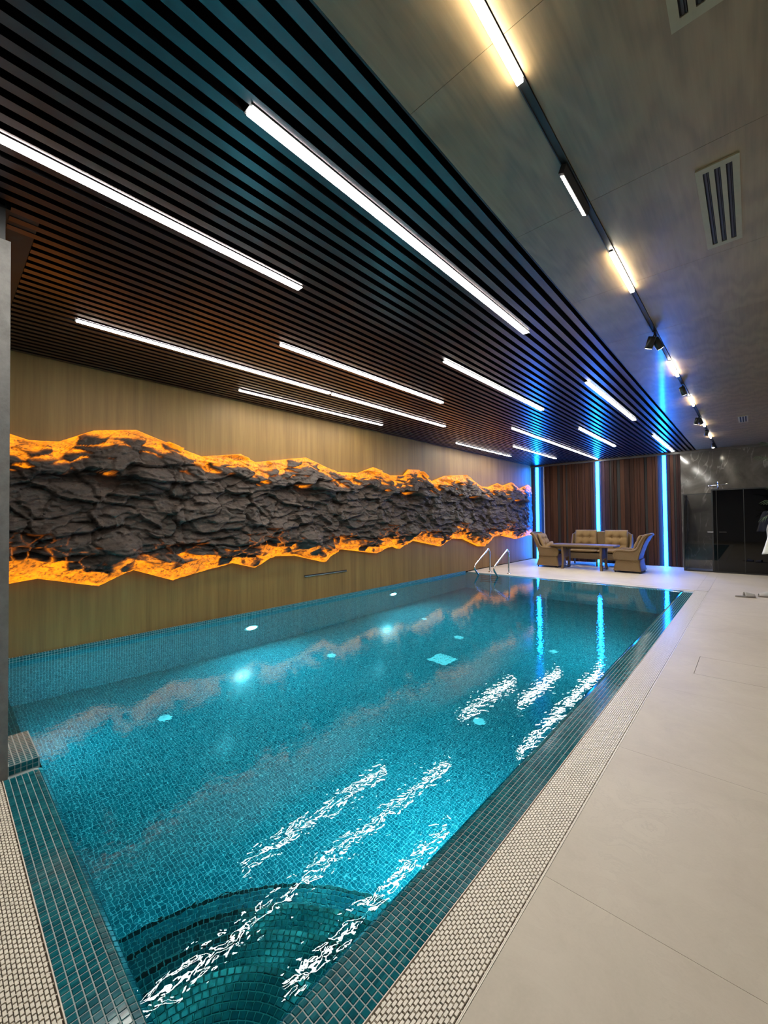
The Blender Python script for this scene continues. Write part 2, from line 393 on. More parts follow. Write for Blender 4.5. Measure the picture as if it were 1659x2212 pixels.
tr = box('trim_1', XL, XR, YB - 0.035, YB + 0.03, 3.118, 3.176, M['trim']); tag(tr, 'grey brown trim rail along the top of the back wall', None, None, 'structure')
tr = box('trim_2', -5.198, -5.170, YB - 0.01, YB + 0.04, 0.0, 3.118, M['trim_white']); tag(tr, 'pale vertical trim strip in the slat wall', None, None, 'structure')

# blue LED strips
for x, lab in ((-5.411, 'glowing blue vertical LED strip nearest the rock relief corner'), (-3.531, 'glowing blue vertical LED strip behind the sofa'), (-1.815, 'glowing blue vertical LED strip nearest the dark marble')):
    t = thing('led_strip', (x, YB + 0.02, 0), lab, 'light', 'blue LED strips in the slat wall')
    v = [(-0.05, 0.024, 0.0), (0.05, 0.024, 0.0), (0.05, 0.024, 3.115), (-0.05, 0.024, 3.115)]
    box('channel', -0.052, 0.052, 0.012, 0.024, 0.0, 3.115, M['black'], t)
    box('diffuser', -0.038, 0.038, -0.052, 0.012, 0.004, 3.105, M['led'], t)

# ------------------------------------------------------------------ ceiling
ce = boxes('ceiling', [(XL - 0.1, XS, YN, YB + 0.1, ZC + 0.075, ZC + 0.12), (XS - 0.01, XR + 0.1, YN, YB + 0.1, ZC + 0.012, ZC + 0.12)], M['ceil_black'])
tag(ce, 'slatted black ceiling beside a grey brown wood panel ceiling', None, None, 'structure')
inv_ce = Matrix.Translation(ce.location).inverted()
def under_ceiling(o): o.parent = ce; o.matrix_parent_inverse = inv_ce; return o
yy = 1.39 - 1.0755 * 4
pm = {}
while yy < YB:
    y0, y1 = yy, min(yy + 1.0755, YB + 0.05)
    for (x0, x1) in ((XS, -0.678), (-0.642, 0.42), (0.42, XR)):
        key = (round(x1 - x0, 3), round(y1 - y0, 3))
        if key not in pm:
            v, f = box_vf(0.001, x1 - x0 - 0.001, 0.001, y1 - y0 - 0.001, 0, 0.012); me = bpy.data.meshes.new('ceiling_panel'); me.from_pydata(v, [], f); me.materials.append(M['ceil_wood']); pm[key] = me
        o = bpy.data.objects.new('ceiling_panel', pm[key]); COL.objects.link(o); under_ceiling(o); o.location = (x0, y0, ZC)
    yy = y1
SP = 0.0963; SW = 0.050
xs_ = []
x = -1.145
sm = {}
while x > XL + 0.02:
    xs_.append(x); x -= SP
BARCOLS = [-1.570, -2.525, -3.480, -4.345, -5.110]
for x in xs_:
    y0 = YN if x > COLX + 0.02 else (COLY + 0.13 if x < COLX - 0.22 else COLY)
    key = round(y0, 2)
    if key not in sm:
        v, f = box_vf(-SW / 2, SW / 2, y0, YB - 0.03, 0, 0.060); me = bpy.data.meshes.new('ceiling_slat'); me.from_pydata(v, [], f); me.materials.append(M['slat']); sm[key] = me
    o = bpy.data.objects.new('ceiling_slat', sm[key]); COL.objects.link(o); under_ceiling(o); o.location = (x, 0, ZC)
o = box('edge_fascia', XS - 0.008, XS, YN, YB - 0.03, ZC, ZC + 0.08, M['black']); o.location -= Vector((0, 0, 0)); w0 = o.location.copy(); under_ceiling(o); o.location = w0
o = box('border_plate', XL, COLX - 0.03, COLY - 0.02, COLY + 0.128, ZC + 0.004, ZC + 0.05, M['black']); w0 = o.location.copy(); under_ceiling(o); o.location = w0

# ------------------------------------------------------------------ ceiling light bars
ROW = {-1.570: 'in row beside the wood ceiling', -2.525: 'in second row from wood ceiling', -3.480: 'in the middle row', -4.345: 'in second row from tan wall', -5.110: 'in row beside the tan wall'}
bars = [(-1.570, 0.90, 3.79, 'long white LED light bar nearest the camera '), (-1.570, 5.74, 8.60, 'white LED light bar second from the camera '), (-1.570, 10.55, 13.50, 'white LED light bar farthest from the camera '),
        (-2.525, -0.99, 1.86, 'white LED light bar cut by left photo edge '), (-2.525, 3.84, 6.69, 'white LED light bar second from the camera '), (-2.525, 8.66, 11.44, 'white LED light bar farthest from the camera '),
        (-3.480, 2.33, 5.19, 'white LED light bar nearest the camera '), (-3.480, 7.67, 13.54, 'double length white LED light bar reaching the back wall '),
        (-4.345, 0.82, 3.69, 'white LED light bar nearest the camera '), (-4.345, 3.75, 6.56, 'white LED light bar second from the camera '), (-4.345, 9.62, 12.50, 'white LED light bar farthest from the camera '),
        (-5.110, 2.76, 5.61, 'white LED light bar nearer the camera '), (-5.110, 8.22, 11.07, 'white LED light bar farther from the camera ')]
for (x, y0, y1, lab) in bars:
    t = thing('ceiling_light_bar', (x, (y0 + y1) / 2, ZC), lab + ROW[x], 'light', 'LED light bars in the slatted ceiling')
    h = (y1 - y0) / 2
    boxes('housing', [(-0.031, 0.031, -h - 0.01, h + 0.01, 0.0, 0.055), (-0.031, -0.0275, -h - 0.01, h + 0.01, -0.006, 0.0), (0.0275, 0.031, -h - 0.01, h + 0.01, -0.006, 0.0)], M['black'], t)
    box('diffuser', -0.0275, 0.0275, -h, h, -0.010, -0.0005, M['bar_light'], t)

# ------------------------------------------------------------------ track and its lamps
TX = -0.660
tk = thing('lighting_track', (TX, 5.5, ZC), 'long black magnetic lighting track recessed in the wood ceiling', 'track')
boxes('channel', [(-0.0175, 0.0175, -5.2, 7.7, -0.001, 0.011), (-0.0175, -0.013, -5.2, 7.7, -0.008, -0.001), (0.013, 0.0175, -5.2, 7.7, -0.008, -0.001)], M['black'], tk)
for (y0, y1, lab) in ((0.94, 1.58, 'warm linear track lamp cut by the top photo edge'), (3.01, 3.65, 'warm linear track lamp second from the camera'), (5.60, 6.26, 'warm linear track lamp just past the twin spotlights'), (7.50, 8.12, 'warm linear track lamp fourth from the camera'), (9.55, 10.15, 'warm linear track lamp fifth from the camera'), (11.15, 11.75, 'warm linear track lamp nearest the marble wall')):
    t = thing('track_lamp', (TX, (y0 + y1) / 2, ZC - 0.002), lab, 'light', 'linear lamps on the ceiling track'); h = (y1 - y0) / 2
    box('housing', -0.0125, 0.0125, -h, h, -0.008, -0.001, M['black'], t)
    box('diffuser', -0.0125, 0.0125, -h + 0.004, h - 0.004, -0.022, -0.008, M['track_light'], t)
# multi-dot tilting lamp
t = thing('dotted_track_lamp', (TX, 2.30, ZC), 'narrow tilted track lamp with a row of small bright dots', 'light')
o = boxes('body', [(-0.013, 0.013, -0.20, 0.20, -0.05, -0.008)], M['black'], t); o.rotation_euler = (0, math.radians(22), 0)
for k in range(18):
    V = [( -0.0095, -0.178 + k * 0.0208, -0.0525), (0.0095, -0.178 + k * 0.0208, -0.0525), (0.0095, -0.165 + k * 0.0208, -0.0525), (-0.0095, -0.165 + k * 0.0208, -0.0525)]
    v, f = box_vf(-0.009, 0.009, -0.180 + k * 0.0208, -0.166 + k * 0.0208, -0.0525, -0.0502)
    o = mesh_obj('lens', v, f, M['spot_light'], t); o.rotation_euler = (0, math.radians(22), 0)
def spot_head(t, d, off, lit=True):
    """cylindrical head hanging from the track, pointing along d"""
    d = Vector(d).normalized(); c = Vector(off)
    a = c - d * 0.055; e = c + d * 0.055
    tube('spot_head', [a, a + d * 0.004, e - d * 0.002, e], [0.030, 0.034, 0.034, 0.031], M['black'], t, 16)
    tube('lens', [e - d * 0.001, e + d * 0.0025], 0.027, M['spot_light'], t, 16)
    tube('arm', [Vector((0, off[1], -0.004)), Vector((0, off[1], -0.03)), c - d * 0.02], 0.007, M['black'], t, 8)
for (y, heads, lab) in ((4.66, [((0.35, 0.55, -0.75), (0.012, 0.03, -0.10)), ((-0.35, 0.25, -0.9), (-0.035, -0.04, -0.10))], 'black twin spotlight on the track above the blue glow'),
                        (6.75, [((0.2, 0.5, -0.8), (0.0, 0.0, -0.09))], 'small black spotlight on the track between the third and fourth lamps'),
                        (9.05, [((0.3, 0.5, -0.8), (0.012, 0.03, -0.10)), ((-0.35, 0.3, -0.9), (-0.035, -0.04, -0.10))], 'black twin spotlight on the track just before the fifth lamp'),
                        (10.55, [((-0.2, 0.5, -0.8), (0.0, 0.0, -0.085))], 'small black spotlight on the track just past the fifth lamp'),
                        (12.45, [((0.0, -0.3, -1.0), (0.0, 0.0, -0.10))], 'lit black spotlight at the far end of the track')):
    t = thing('track_spotlight', (TX, y, ZC), lab, 'spotlight', 'spotlights on the ceiling track')
    box('adapter', -0.013, 0.013, -0.06, 0.06, -0.012, -0.002, M['black'], t)
    for d, off in heads: spot_head(t, d, off)
# a narrow real beam at the far spot
# ------------------------------------------------------------------ vents
for (x0, x1, y0, y1, lab) in ((-0.184, -0.008, 0.98, 1.805, 'cream ceiling air vent cut by the top photo edge'), (-0.184, -0.010, 2.62, 3.44, 'cream three slot ceiling air vent at the right edge'), (-0.158, -0.020, 9.65, 10.30, 'small distant ceiling air vent near the marble wall')):
    t = thing('ceiling_vent', ((x0 + x1) / 2, (y0 + y1) / 2, ZC), lab, 'vent', 'ceiling air vents')
    hx, hy = (x1 - x0) / 2, (y1 - y0) / 2
    s = (x1 - x0) * 0.145; bw_ = 0.16 * hy
    c = [-(x1 - x0) * 0.265, 0.0, (x1 - x0) * 0.265]
    L_ = [(-hx, hx, -hy, -hy + bw_ * 0.6, -0.008, 0), (-hx, hx, hy - bw_ * 0.6, hy, -0.008, 0)]
    xe = [-hx] + [q for cc in c for q in (cc - s / 2, cc + s / 2)] + [hx]
    for k in range(0, 8, 2): L_.append((xe[k], xe[k + 1], -hy + bw_ * 0.6, hy - bw_ * 0.6, -0.008, 0))
    boxes('frame', L_, M['cream'], t)
    for cc in c:
        sl = box('slot', cc - s / 2, cc + s / 2, -hy + bw_ * 0.6, hy - bw_ * 0.6, -0.0025, -0.0005, M['ceil_black'], t)
        if y0 < 9:
            boxes('blade', [(cc - 0.006, cc + 0.002, -hy + bw_ * 0.6, hy - bw_ * 0.6, -0.005, -0.0025), (cc + 0.006, cc + 0.009, -hy + bw_ * 0.6, hy - bw_ * 0.6, -0.005, -0.0025)], M['black'], sl)

# ------------------------------------------------------------------ pool shell
NY = 24
V, Fc = [], []
def quad(*p):
    n = len(V); V.extend(p); Fc.append(tuple(range(n, n + len(p))))
d0, d1 = -depth(PY0), -depth(PY1)
quad((PX0, PY0, d0), (PX1, PY0, d0), (PX1, PY1, d1), (PX0, PY1, d1))           # bottom
ZTOP = ZT - LIP
quad((PX0, PY0, d0), (PX0, PY1, d1), (PX0, PY1, 0.036), (PX0, COLY, 0.036), (PX0, COLY, -0.3), (PX0, PY0, -0.3))    # left wall (rises to the curb)
quad((PX0, PY1, 0.036), (XL, PY1, 0.036), (XL, COLY, 0.036), (PX0, COLY, 0.036))
quad((PX1, PY1, d1), (PX1, PY0, d0), (PX1, PY0, ZTOP), (PX1, PY1, ZTOP))      # right
quad((PX1, PY0, d0), (COLX - 0.03 - 17 * PITCH, PY0, d0), (COLX - 0.03 - 17 * PITCH, PY0, ZTOP), (PX1, PY0, ZTOP))      # near
quad((PX0, PY1, d1), (PX1, PY1, d1), (PX1, PY1, ZTOP), (PX0, PY1, ZTOP))      # far
# far lip: arc + flat, and the grout bed under the right and near strips
def arc(k, n=6): a = math.pi / 2 * k / n; return LIP * math.sin(a), LIP * (1 - math.cos(a))   # run, drop
TH = 0.0022
n = 6
for k in range(n):
    r0, q0 = arc(k, n); r1, q1 = arc(k + 1, n)
    ef = PY1 + LIP
    quad((PX0, ef - r1, ZT - q1), (PX1, ef - r1, ZT - q1), (PX1, ef - r0, ZT - q0), (PX0, ef - r0, ZT - q0))
    er = PX1 + LIP
    quad((er - r0, PY0, ZT - TH - q0), (er - r0, PY1 + LIP, ZT - TH - q0), (er - r1, PY1 + LIP, ZT - TH - q1), (er - r1, PY0, ZT - TH - q1))
    en = PY0 - LIP
    quad((COLX - 0.03, en + r0, ZT - TH - q0), (PX1, en + r0, ZT - TH - q0), (PX1, en + r1, ZT - TH - q1), (COLX - 0.03, en + r1, ZT - TH - q1))
quad((PX0, PY1 + LIP, ZT), (PX1 + LIP, PY1 + LIP, ZT), (PX1 + LIP, G_FI, ZT), (PX0, G_FI, ZT))
mo_end = len(Fc)
quad((PX1 + LIP, G_NI, ZT - TH), (G_RI, G_NI, ZT - TH), (G_RI, G_FI, ZT - TH), (PX1 + LIP, G_FI, ZT - TH))
quad((COLX - 0.03, G_NI, ZT - TH), (PX1 + LIP, G_NI, ZT - TH), (PX1 + LIP, PY0 - LIP, ZT - TH), (COLX - 0.03, PY0 - LIP, ZT - TH))
pool = mesh_obj('pool_basin', V, Fc, [M['mosaic'], M['grout']], None, loc=(0, 0, 0))
mi = [0] * len(Fc)
for k in range(mo_end, len(Fc)): mi[k] = 1
for k in range(n):
    mi[6 + 3 * k + 1] = 1; mi[6 + 3 * k + 2] = 1
pool.data.polygons.foreach_set('material_index', mi)
tag(pool, 'teal mosaic lined swimming pool basin', None, None, 'structure')

# tiles: every tile is a thin chamfered block on the grout bed
TW = PITCH - 0.0030
tiles = []     # (center, ex (unit*half), ey, normal, dark)
def add_tile(c, ex, ey, nrm, hw=None, hh=None, dark=False):
    tiles.append((Vector(c), Vector(ex) * (hw or TW / 2), Vector(ey) * (hh or TW / 2), Vector(nrm), dark))
flat = []
# near strip flat rows
nx0, nx1 = COLX - 0.02, G_RI
nxn = int((nx1 - nx0) / PITCH)
for i in range(nxn):
    cx = nx1 - PITCH * (i + 0.5)
    for j in range(5): flat.append((cx, G_NI + PITCH * (j + 0.5)))
    if cx < PX1 - 0.0:
        for j in range(3):
            a = math.pi / 2 * (j + 0.5) / 3
            add_tile((cx, PY0 - LIP + LIP * math.sin(a), ZT - LIP + LIP * math.cos(a)), (1, 0, 0), (0, math.cos(a), -math.sin(a)), (0, math.sin(a), math.cos(a)), None, LIP * math.pi / 12 - 0.0014)
RY1 = PY1 + LIP
ryn = int((RY1 - PY0) / PITCH)
for i in range(-2, ryn):
    cy = G_NI + PITCH * (5 + i + 0.5) + 0.0
    if i < 0: pass
    else:
        for j in range(6): flat.append((G_RI - PITCH * (j + 0.5), cy))
    if cy > PY0:
        for j in range(3):
            a = math.pi / 2 * (j + 0.5) / 3
            add_tile((PX1 + LIP - LIP * math.sin(a), cy, ZT - LIP + LIP * math.cos(a)), (0, 1, 0), (-math.cos(a), 0, -math.sin(a)), (-math.sin(a), 0, math.cos(a)), None, LIP * math.pi / 12 - 0.0014)
# beyond RY1 the right strip uses the field material
# curb on the near wall left of the wall corner
cb_x1 = COLX - 0.03; CBZ = 0.052
cbn = 17; cb_x0 = cb_x1 - PITCH * cbn
for i in range(cbn):
    cx = cb_x1 - PITCH * (i + 0.5)
    for j in range(5): add_tile((cx, COLY + 0.006 + PITCH * (j + 0.5), CBZ), (1, 0, 0), (0, 1, 0), (0, 0, 1))
    for j in range(3): add_tile((cx, COLY + 0.006 + PITCH * 5 + 0.006, CBZ - 0.006 - PITCH * (j + 0.5)), (1, 0, 0), (0, 0, -1), (0, 1, 0))
for j in range(5):
    for k in range(2): add_tile((cb_x1 + 0.004, COLY + 0.006 + PITCH * (j + 0.5), CBZ - 0.003 - PITCH * (k + 0.5)), (0, 1, 0), (0, 0, 1), (1, 0, 0))
v1, f1 = box_vf(cb_x0 - 0.002, cb_x1 + 0.002, COLY, COLY + 0.006 + PITCH * 5 + 0.004, -0.4, CBZ - 0.0005)
o = mesh_obj('curb_core', v1, f1, M['grout'], pool)
boxes('underwater_ledge', [(XL, cb_x0 - 0.003, COLY, PY0 - 0.001, -1.6, -0.30)], M['mosaic'], pool)
# corner steps
SCX, SCY = PX1, PY0
steps = [(0.45, 0.25), (0.73, 0.50), (1.00, 0.75), (1.27, 1.00)]
st_parts = []
prev_r = 0.0
for si, (r, dp) in enumerate(steps):
    bot = -depth(SCY) - 0.08
    ns = 28
    vv = [(SCX, SCY, -dp - TH), ] + [(SCX - r * math.cos(math.pi / 2 * k / ns), SCY + r * math.sin(math.pi / 2 * k / ns), -dp - TH) for k in range(ns + 1)]
    vv += [(SCX - r * math.cos(math.pi / 2 * k / ns), SCY + r * math.sin(math.pi / 2 * k / ns), bot) for k in range(ns + 1)]
    ff = [(0, k + 2, k + 1) for k in range(ns)] + [(k + 1, k + 2, ns + 3 + k, ns + 2 + k) for k in range(ns)]
    o = mesh_obj('corner_step', vv, ff, M['grout'], pool)
    rr = r - PITCH / 2 - 0.001
    row = 0
    while rr > prev_r + 0.004:
        cnt = max(2, int(round(math.pi / 2 * rr / PITCH)))
        for k in range(cnt):
            a = math.pi / 2 * (k + 0.5) / cnt
            rad = Vector((-math.cos(a), math.sin(a), 0)); tan = Vector((math.sin(a), math.cos(a), 0))
            add_tile((SCX + rad.x * rr, SCY + rad.y * rr, -dp), rad, tan, (0, 0, 1), None, math.pi / 4 * rr / cnt - 0.0016, row == 0)
        rr -= PITCH; row += 1
    h = 0.25 if si < 3 else depth(SCY) - 1.0 + 0.1
    nr = int(h / PITCH)
    cnt = int(round(math.pi / 2 * r / PITCH))
    for k in range(cnt):
        a = math.pi / 2 * (k + 0.5) / cnt
        rad = Vector((-math.cos(a), math.sin(a), 0)); tan = Vector((math.sin(a), math.cos(a), 0))
        for q in range(nr): add_tile((SCX + rad.x * (r + TH), SCY + rad.y * (r + TH), -dp - 0.003 - PITCH * (q + 0.5)), tan, (0, 0, -1), rad, math.pi / 4 * r / cnt - 0.0016, None, q == 0)
    prev_r = r - 0.28 if si else 0.0
    prev_r = r
# rank the flat strip tiles by size in the picture
def vis_size(c):
    p = project((c[0], c[1], ZT))
    if p is None or not (-8 < p[0] < W_PX + 8 and -8 < p[1] < H_PX + 8): return 0.0
    q = [project((c[0] + a, c[1] + b, ZT)) for a, b in ((-.0128, -.0128), (.0128, -.0128), (.0128, .0128), (-.0128, .0128))]
    return abs(sum(q[i][0] * q[(i + 1) % 4][1] - q[(i + 1) % 4][0] * q[i][1] for i in range(4))) / 2
flat.sort(key=lambda c: -vis_size(c))
def tile_vf(c, ex, ey, n, base, th=TH):
    ch = 0.86
    top = [c + ex * (sx * ch) + ey * (sy * ch) for sx, sy in ((-1, -1), (1, -1), (1, 1), (-1, 1))]
    bot = [c + ex * sx + ey * sy - n * th for sx, sy in ((-1, -1), (1, -1), (1, 1), (-1, 1))]
    f = [(0, 1, 2, 3), (4, 5, 1, 0), (5, 6, 2, 1), (6, 7, 3, 2), (7, 4, 0, 3)]
    if ex.cross(ey).dot(n) < 0: f = [tuple(reversed(q)) for q in f]
    return [tuple(p) for p in top + bot], [tuple(i + base for i in q) for q in f]
v, f = tile_vf(Vector((0, 0, 0)), Vector((TW / 2, 0, 0)), Vector((0, TW / 2, 0)), Vector((0, 0, 1)), 0)
tm = bpy.data.meshes.new('mosaic_tile'); tm.from_pydata(v, [], f); tm.materials.append(M['tile'])
for c in flat[:300]:
    o = bpy.data.objects.new('mosaic_tile', tm); COL.objects.link(o); o.parent = pool; o.location = (c[0], c[1], ZT)
for c in flat[300:]: add_tile((c[0], c[1], ZT), (1, 0, 0), (0, 1, 0), (0, 0, 1))
V, Fc, mi = [], [], []
for (c, ex, ey, nrm, dark) in tiles:
    v, f = tile_vf(c, ex, ey, nrm, len(V)); V += v; Fc += f; mi += [1 if dark else 0] * len(f)
o = mesh_obj('mosaic_tiling', V, Fc, [M['tile'], M['tile_dark']], pool); o.data.polygons.foreach_set('material_index', mi); o['kind'] = 'stuff'
# support walls beneath rims so that no gap opens to the void
boxes('rim_core', [(PX1 + 0.001, G_RI, PY0 - 0.3, G_FI, -0.3, ZT - TH - LIP - 0.002), (COLX - 0.03, G_RI, G_NI, PY0 - 0.001, -0.3, ZT - TH - LIP - 0.002)], M['grout'], pool)

# water
g = 0.004
wv = [(PX0 - 0.0, PY0 - LIP * 0.55, ZW), (PX1 + LIP * 0.55, PY0 - LIP * 0.55, ZW), (PX1 + LIP * 0.55, PY1 + LIP * 0.55, ZW), (PX0 - 0.0, PY1 + LIP * 0.55, ZW)]
wv += [(PX0, COLY, ZW), (cb_x0 - 0.003, COLY, ZW), (cb_x0 - 0.003, PY0 - LIP * 0.55, ZW)]
water = mesh_obj('pool_water', wv, [(0, 6, 1, 2, 3), (4, 5, 6, 0)], M['water']); tag(water, 'clear rippled turquoise water filling the pool', 'water', None, 'stuff')

# ------------------------------------------------------------------ overflow grilles
def grille(name, lab, along, a0, a1, b0, b1):
    """along 'y': a = y range, b = x range"""
    cx, cy = ((b0 + b1) / 2, (a0 + a1) / 2) if along == 'y' else ((a0 + a1) / 2, (b0 + b1) / 2)
    t = thing(name, (cx, cy, 0), lab, 'drain grille', 'overflow grilles around the pool')
    def mk(a, b, z0, z1):
        return (b[0] - cx, b[1] - cx, a[0] - cy, a[1] - cy, z0, z1) if along == 'y' else (a[0] - cx, a[1] - cx, b[0] - cy, b[1] - cy, z0, z1)
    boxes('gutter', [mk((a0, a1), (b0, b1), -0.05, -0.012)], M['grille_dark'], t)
    boxes('edge_rail', [mk((a0, a1), (b0 - 0.0, b0 + 0.003), -0.012, -0.002), mk((a0, a1), (b1 - 0.003, b1), -0.012, -0.002)], M['grille'], t)
    ncol = 16; w = (b1 - b0 - 0.014) / ncol; pl = 0.0225; L_ = []
    for i in range(ncol):
        bb = b0 + 0.007 + w * i; a = a0 + (pl / 2 if i % 2 else 0)
        while a < a1 - pl:
            L_.append(mk((a, a + pl * 0.76), (bb + w * 0.12, bb + w * 0.88), -0.009, -0.002)); a += pl
    o = boxes('weave', L_, M['grille'], t); o['kind'] = 'stuff'
    boxes('cross_rib', [mk((a0 + 0.1 + k * 0.0225 * 2, a0 + 0.1 + k * 0.0225 * 2 + 0.004), (b0, b1), -0.011, -0.006) for k in range(int((a1 - a0 - 0.2) / 0.045))], M['grille'], t)['kind'] = 'stuff'
    return t
grille('overflow_grille', 'cream woven overflow grille along the right side of the pool', 'y', G_NO, G_FO, G_RI, G_RO)
grille('overflow_grille', 'cream woven overflow grille in the bottom left corner', 'x', COLX - 0.05, G_RI, G_NO, G_NI)
grille('overflow_grille', 'thin cream overflow grille along the far end of the pool', 'x', XL + 0.01, G_RI, G_FI, G_FO)
bx = boxes('trim_3', [(G_RO + 0.002, G_RO + 0.0055, G_NO - RAIL, G_FO + RAIL, -0.01, 0.001), (XL, G_RO, G_FO + 0.002, G_FO + 0.0055, -0.01, 0.001), (COLX, G_RO, G_NO - 0.0055, G_NO - 0.002, -0.01, 0.001)], M['grille']); tag(bx, 'thin cream edging rail beside the pool grilles', None, None, 'structure')

# ------------------------------------------------------------------ underwater lamps and floor inlets
def pool_lamp(x, y, z, sgn, lab, ax=0):
    t = thing('underwater_lamp', (x, y, z), lab, 'light', 'underwater pool lamps')
    P_ = (lambda d: (d * sgn, 0, 0)) if ax == 0 else (lambda d: (0, d * sgn, 0))
    tube('ring', [P_(0), P_(0.008), P_(0.012)], [0.112, 0.112, 0.10], M['inlet'], t, 24)
    tube('lens', [P_(0.012), P_(0.017)], [0.078, 0.07], M['pool_light'] if ax == 0 else M['pool_light_added'], t, 24)
pool_lamp(-4.45, PY0, -0.72, 1, 'added unseen underwater lamp on the near pool wall behind the grey wall end', 1)  # out of view, added to brighten the water on the left
pool_lamp(PX0, 3.175, -0.70, 1, 'bright round underwater lamp nearer the camera on the left pool wall')
pool_lamp(PX0, 6.404, -0.72, 1, 'bright round underwater lamp farther away on the left pool wall')
pool_lamp(PX1, 2.35, -0.70, -1, 'round underwater lamp on the right pool wall nearer the camera')
pool_lamp(PX1, 6.404, -0.72, -1, 'added unseen underwater lamp on the right pool wall farther away')  # out of view, added to light the water from below
def inlet(x, y, r, lab, square=False):
    z = -depth(y)
    t = thing('floor_inlet', (x, y, z), lab, 'pool inlet', 'inlets on the pool floor')
    t.rotation_euler = (math.atan(-0.09), 0, 0)
    if square:
        box('cover', -r, r, -r, r, 0.0, 0.012, M['inlet'], t, 0.004)
        boxes('slot', [(-r * 0.8, r * 0.8, -r * 0.8 + k * r * 0.32, -r * 0.8 + k * r * 0.32 + 0.006, 0.0118, 0.0126) for k in range(6)], M['grille_dark'], t)
    else:
        tube('cover', [(0, 0, 0), (0, 0, 0.008), (0, 0, 0.014)], [r, r, r * 0.8], M['inlet'], t, 20)
        tube('cap', [(0, 0, 0.014), (0, 0, 0.022)], [r * 0.35, r * 0.3], M['inlet'], t, 12)
inlet(-3.30, 4.84, 0.15, 'large square pale drain cover on the pool floor', True)
inlet(-3.60, 5.75, 0.075, 'round pale pool floor inlet just beyond the square drain', False)
inlet(-2.22, 6.13, 0.06, 'round pale pool floor inlet nearest the right pool wall far end')
inlet(-2.155, 3.82, 0.06, 'round pale pool floor inlet nearest the right light bar reflections')
inlet(-4.52, 3.83, 0.06, 'round pale pool floor inlet below the space between both left wall lamps')
inlet(-4.62, 6.2, 0.05, 'round pale pool floor inlet farthest along the left side')
inlet(-4.42, 1.56, 0.06, 'round pale pool floor inlet nearest the grey wall end')

# ------------------------------------------------------------------ rock relief
def vnoise(u, v, pu, seed):
    """periodic gradient-free value noise, u periodic with integer period pu"""
    r = np.random.default_rng(seed); T = r.random((pu, 64))
    iu = np.floor(u).astype(int); iv = np.floor(v).astype(int); fu = u - iu; fv = v - iv
    fu = fu * fu * (3 - 2 * fu); fv = fv * fv * (3 - 2 * fv)
    a = T[iu % pu, iv % 64]; b = T[(iu + 1) % pu, iv % 64]; c = T[iu % pu, (iv + 1) % 64]; d = T[(iu + 1) % pu, (iv + 1) % 64]
    return (a * (1 - fu) + b * fu) * (1 - fv) + (c * (1 - fu) + d * fu) * fv - 0.5
PER = 2.75
def fbm(y, z, fy, fz, seed, octv=4, gain=0.5):
    out = 0; amp = 1.0; tot = 0
    pu = max(1, int(round(PER * fy)))
    for o_ in range(octv):
        out = out + amp * vnoise(y / PER * pu, z * fz + 7, pu, seed + o_); tot += amp; amp *= gain; pu *= 2; fz *= 2
    return out / tot * 2
TOP = [(0.3, 2.36), (0.507, 2.313), (0.649, 2.271), (0.893, 2.285), (1.211, 2.455), (1.646, 2.534), (2.435, 2.289), (3.005, 2.385), (3.26, 2.294), (4.204, 2.464), (4.905, 2.269), (5.421, 2.292), (5.859, 2.446), (6.332, 2.314), (6.802, 2.348), (6.981, 2.494), (7.367, 2.516), (7.829, 2.282), (8.396, 2.454), (9.426, 2.552), (10.211, 2.288), (10.614, 2.296), (11.19, 2.435), (11.489, 2.369), (12.132, 2.52), (12.707, 2.344), (13.413, 2.519), (13.735, 2.42)]
BOT = [(0.3, 0.78), (0.503, 0.799), (0.717, 0.821), (1.25, 0.68), (1.606, 0.825), (2.05, 0.65), (2.876, 0.799), (3.22, 0.7), (3.556, 0.849), (3.955, 0.827), (4.555, 0.67), (4.933, 0.873), (5.86, 0.734), (6.365, 0.852), (6.572, 0.782), (7.032, 0.938), (8.136, 0.743), (8.647, 0.911), (9.193, 0.876), (9.98, 0.64), (10.264, 0.624), (10.874, 0.871), (11.404, 0.878), (12.331, 0.742), (13.34, 0.823), (13.735, 0.80)]
tY, tZ = np.array(TOP).T; bY, bZ = np.array(BOT).T
def sstep(a, b, x): t = np.clip((x - a) / (b - a), 0, 1); return t * t * (3 - 2 * t)
def slabs(yy, z, ny, fz, seed, tilt):
    """warped cellular slabs: every cell is a tilted facet, stepping sharply to its neighbours"""
    r = np.random.default_rng(seed); JU = r.random((ny, 64)); JV = r.random((ny, 64)); HT = r.random((ny, 64)); TY = r.normal(0, 1, (ny, 64)); TZ = r.normal(0, 1, (ny, 64))
    u = yy / PER * ny; v = z * fz + 9
    iu = np.floor(u).astype(int); iv = np.floor(v).astype(int)
    best = np.full(u.shape, 9.0); sec = np.full(u.shape, 9.0); val = np.zeros(u.shape)
    for du in (-1, 0, 1):
        for dv in (-1, 0, 1):
            a, b = iu + du, iv + dv; ka, kb = a % ny, b % 64
            fu = u - (a + JU[ka, kb]); fv = v - (b + JV[ka, kb]); d = np.sqrt(fu * fu + fv * fv)
            hv = HT[ka, kb] - 0.5 + tilt * (0.35 * TY[ka, kb] * fu + (0.30 * TZ[ka, kb] - 0.75) * fv)
            new = d < best; sec = np.where(new, best, np.minimum(sec, d)); val = np.where(new, hv, val); best = np.where(new, d, best)
    return val, sec - best
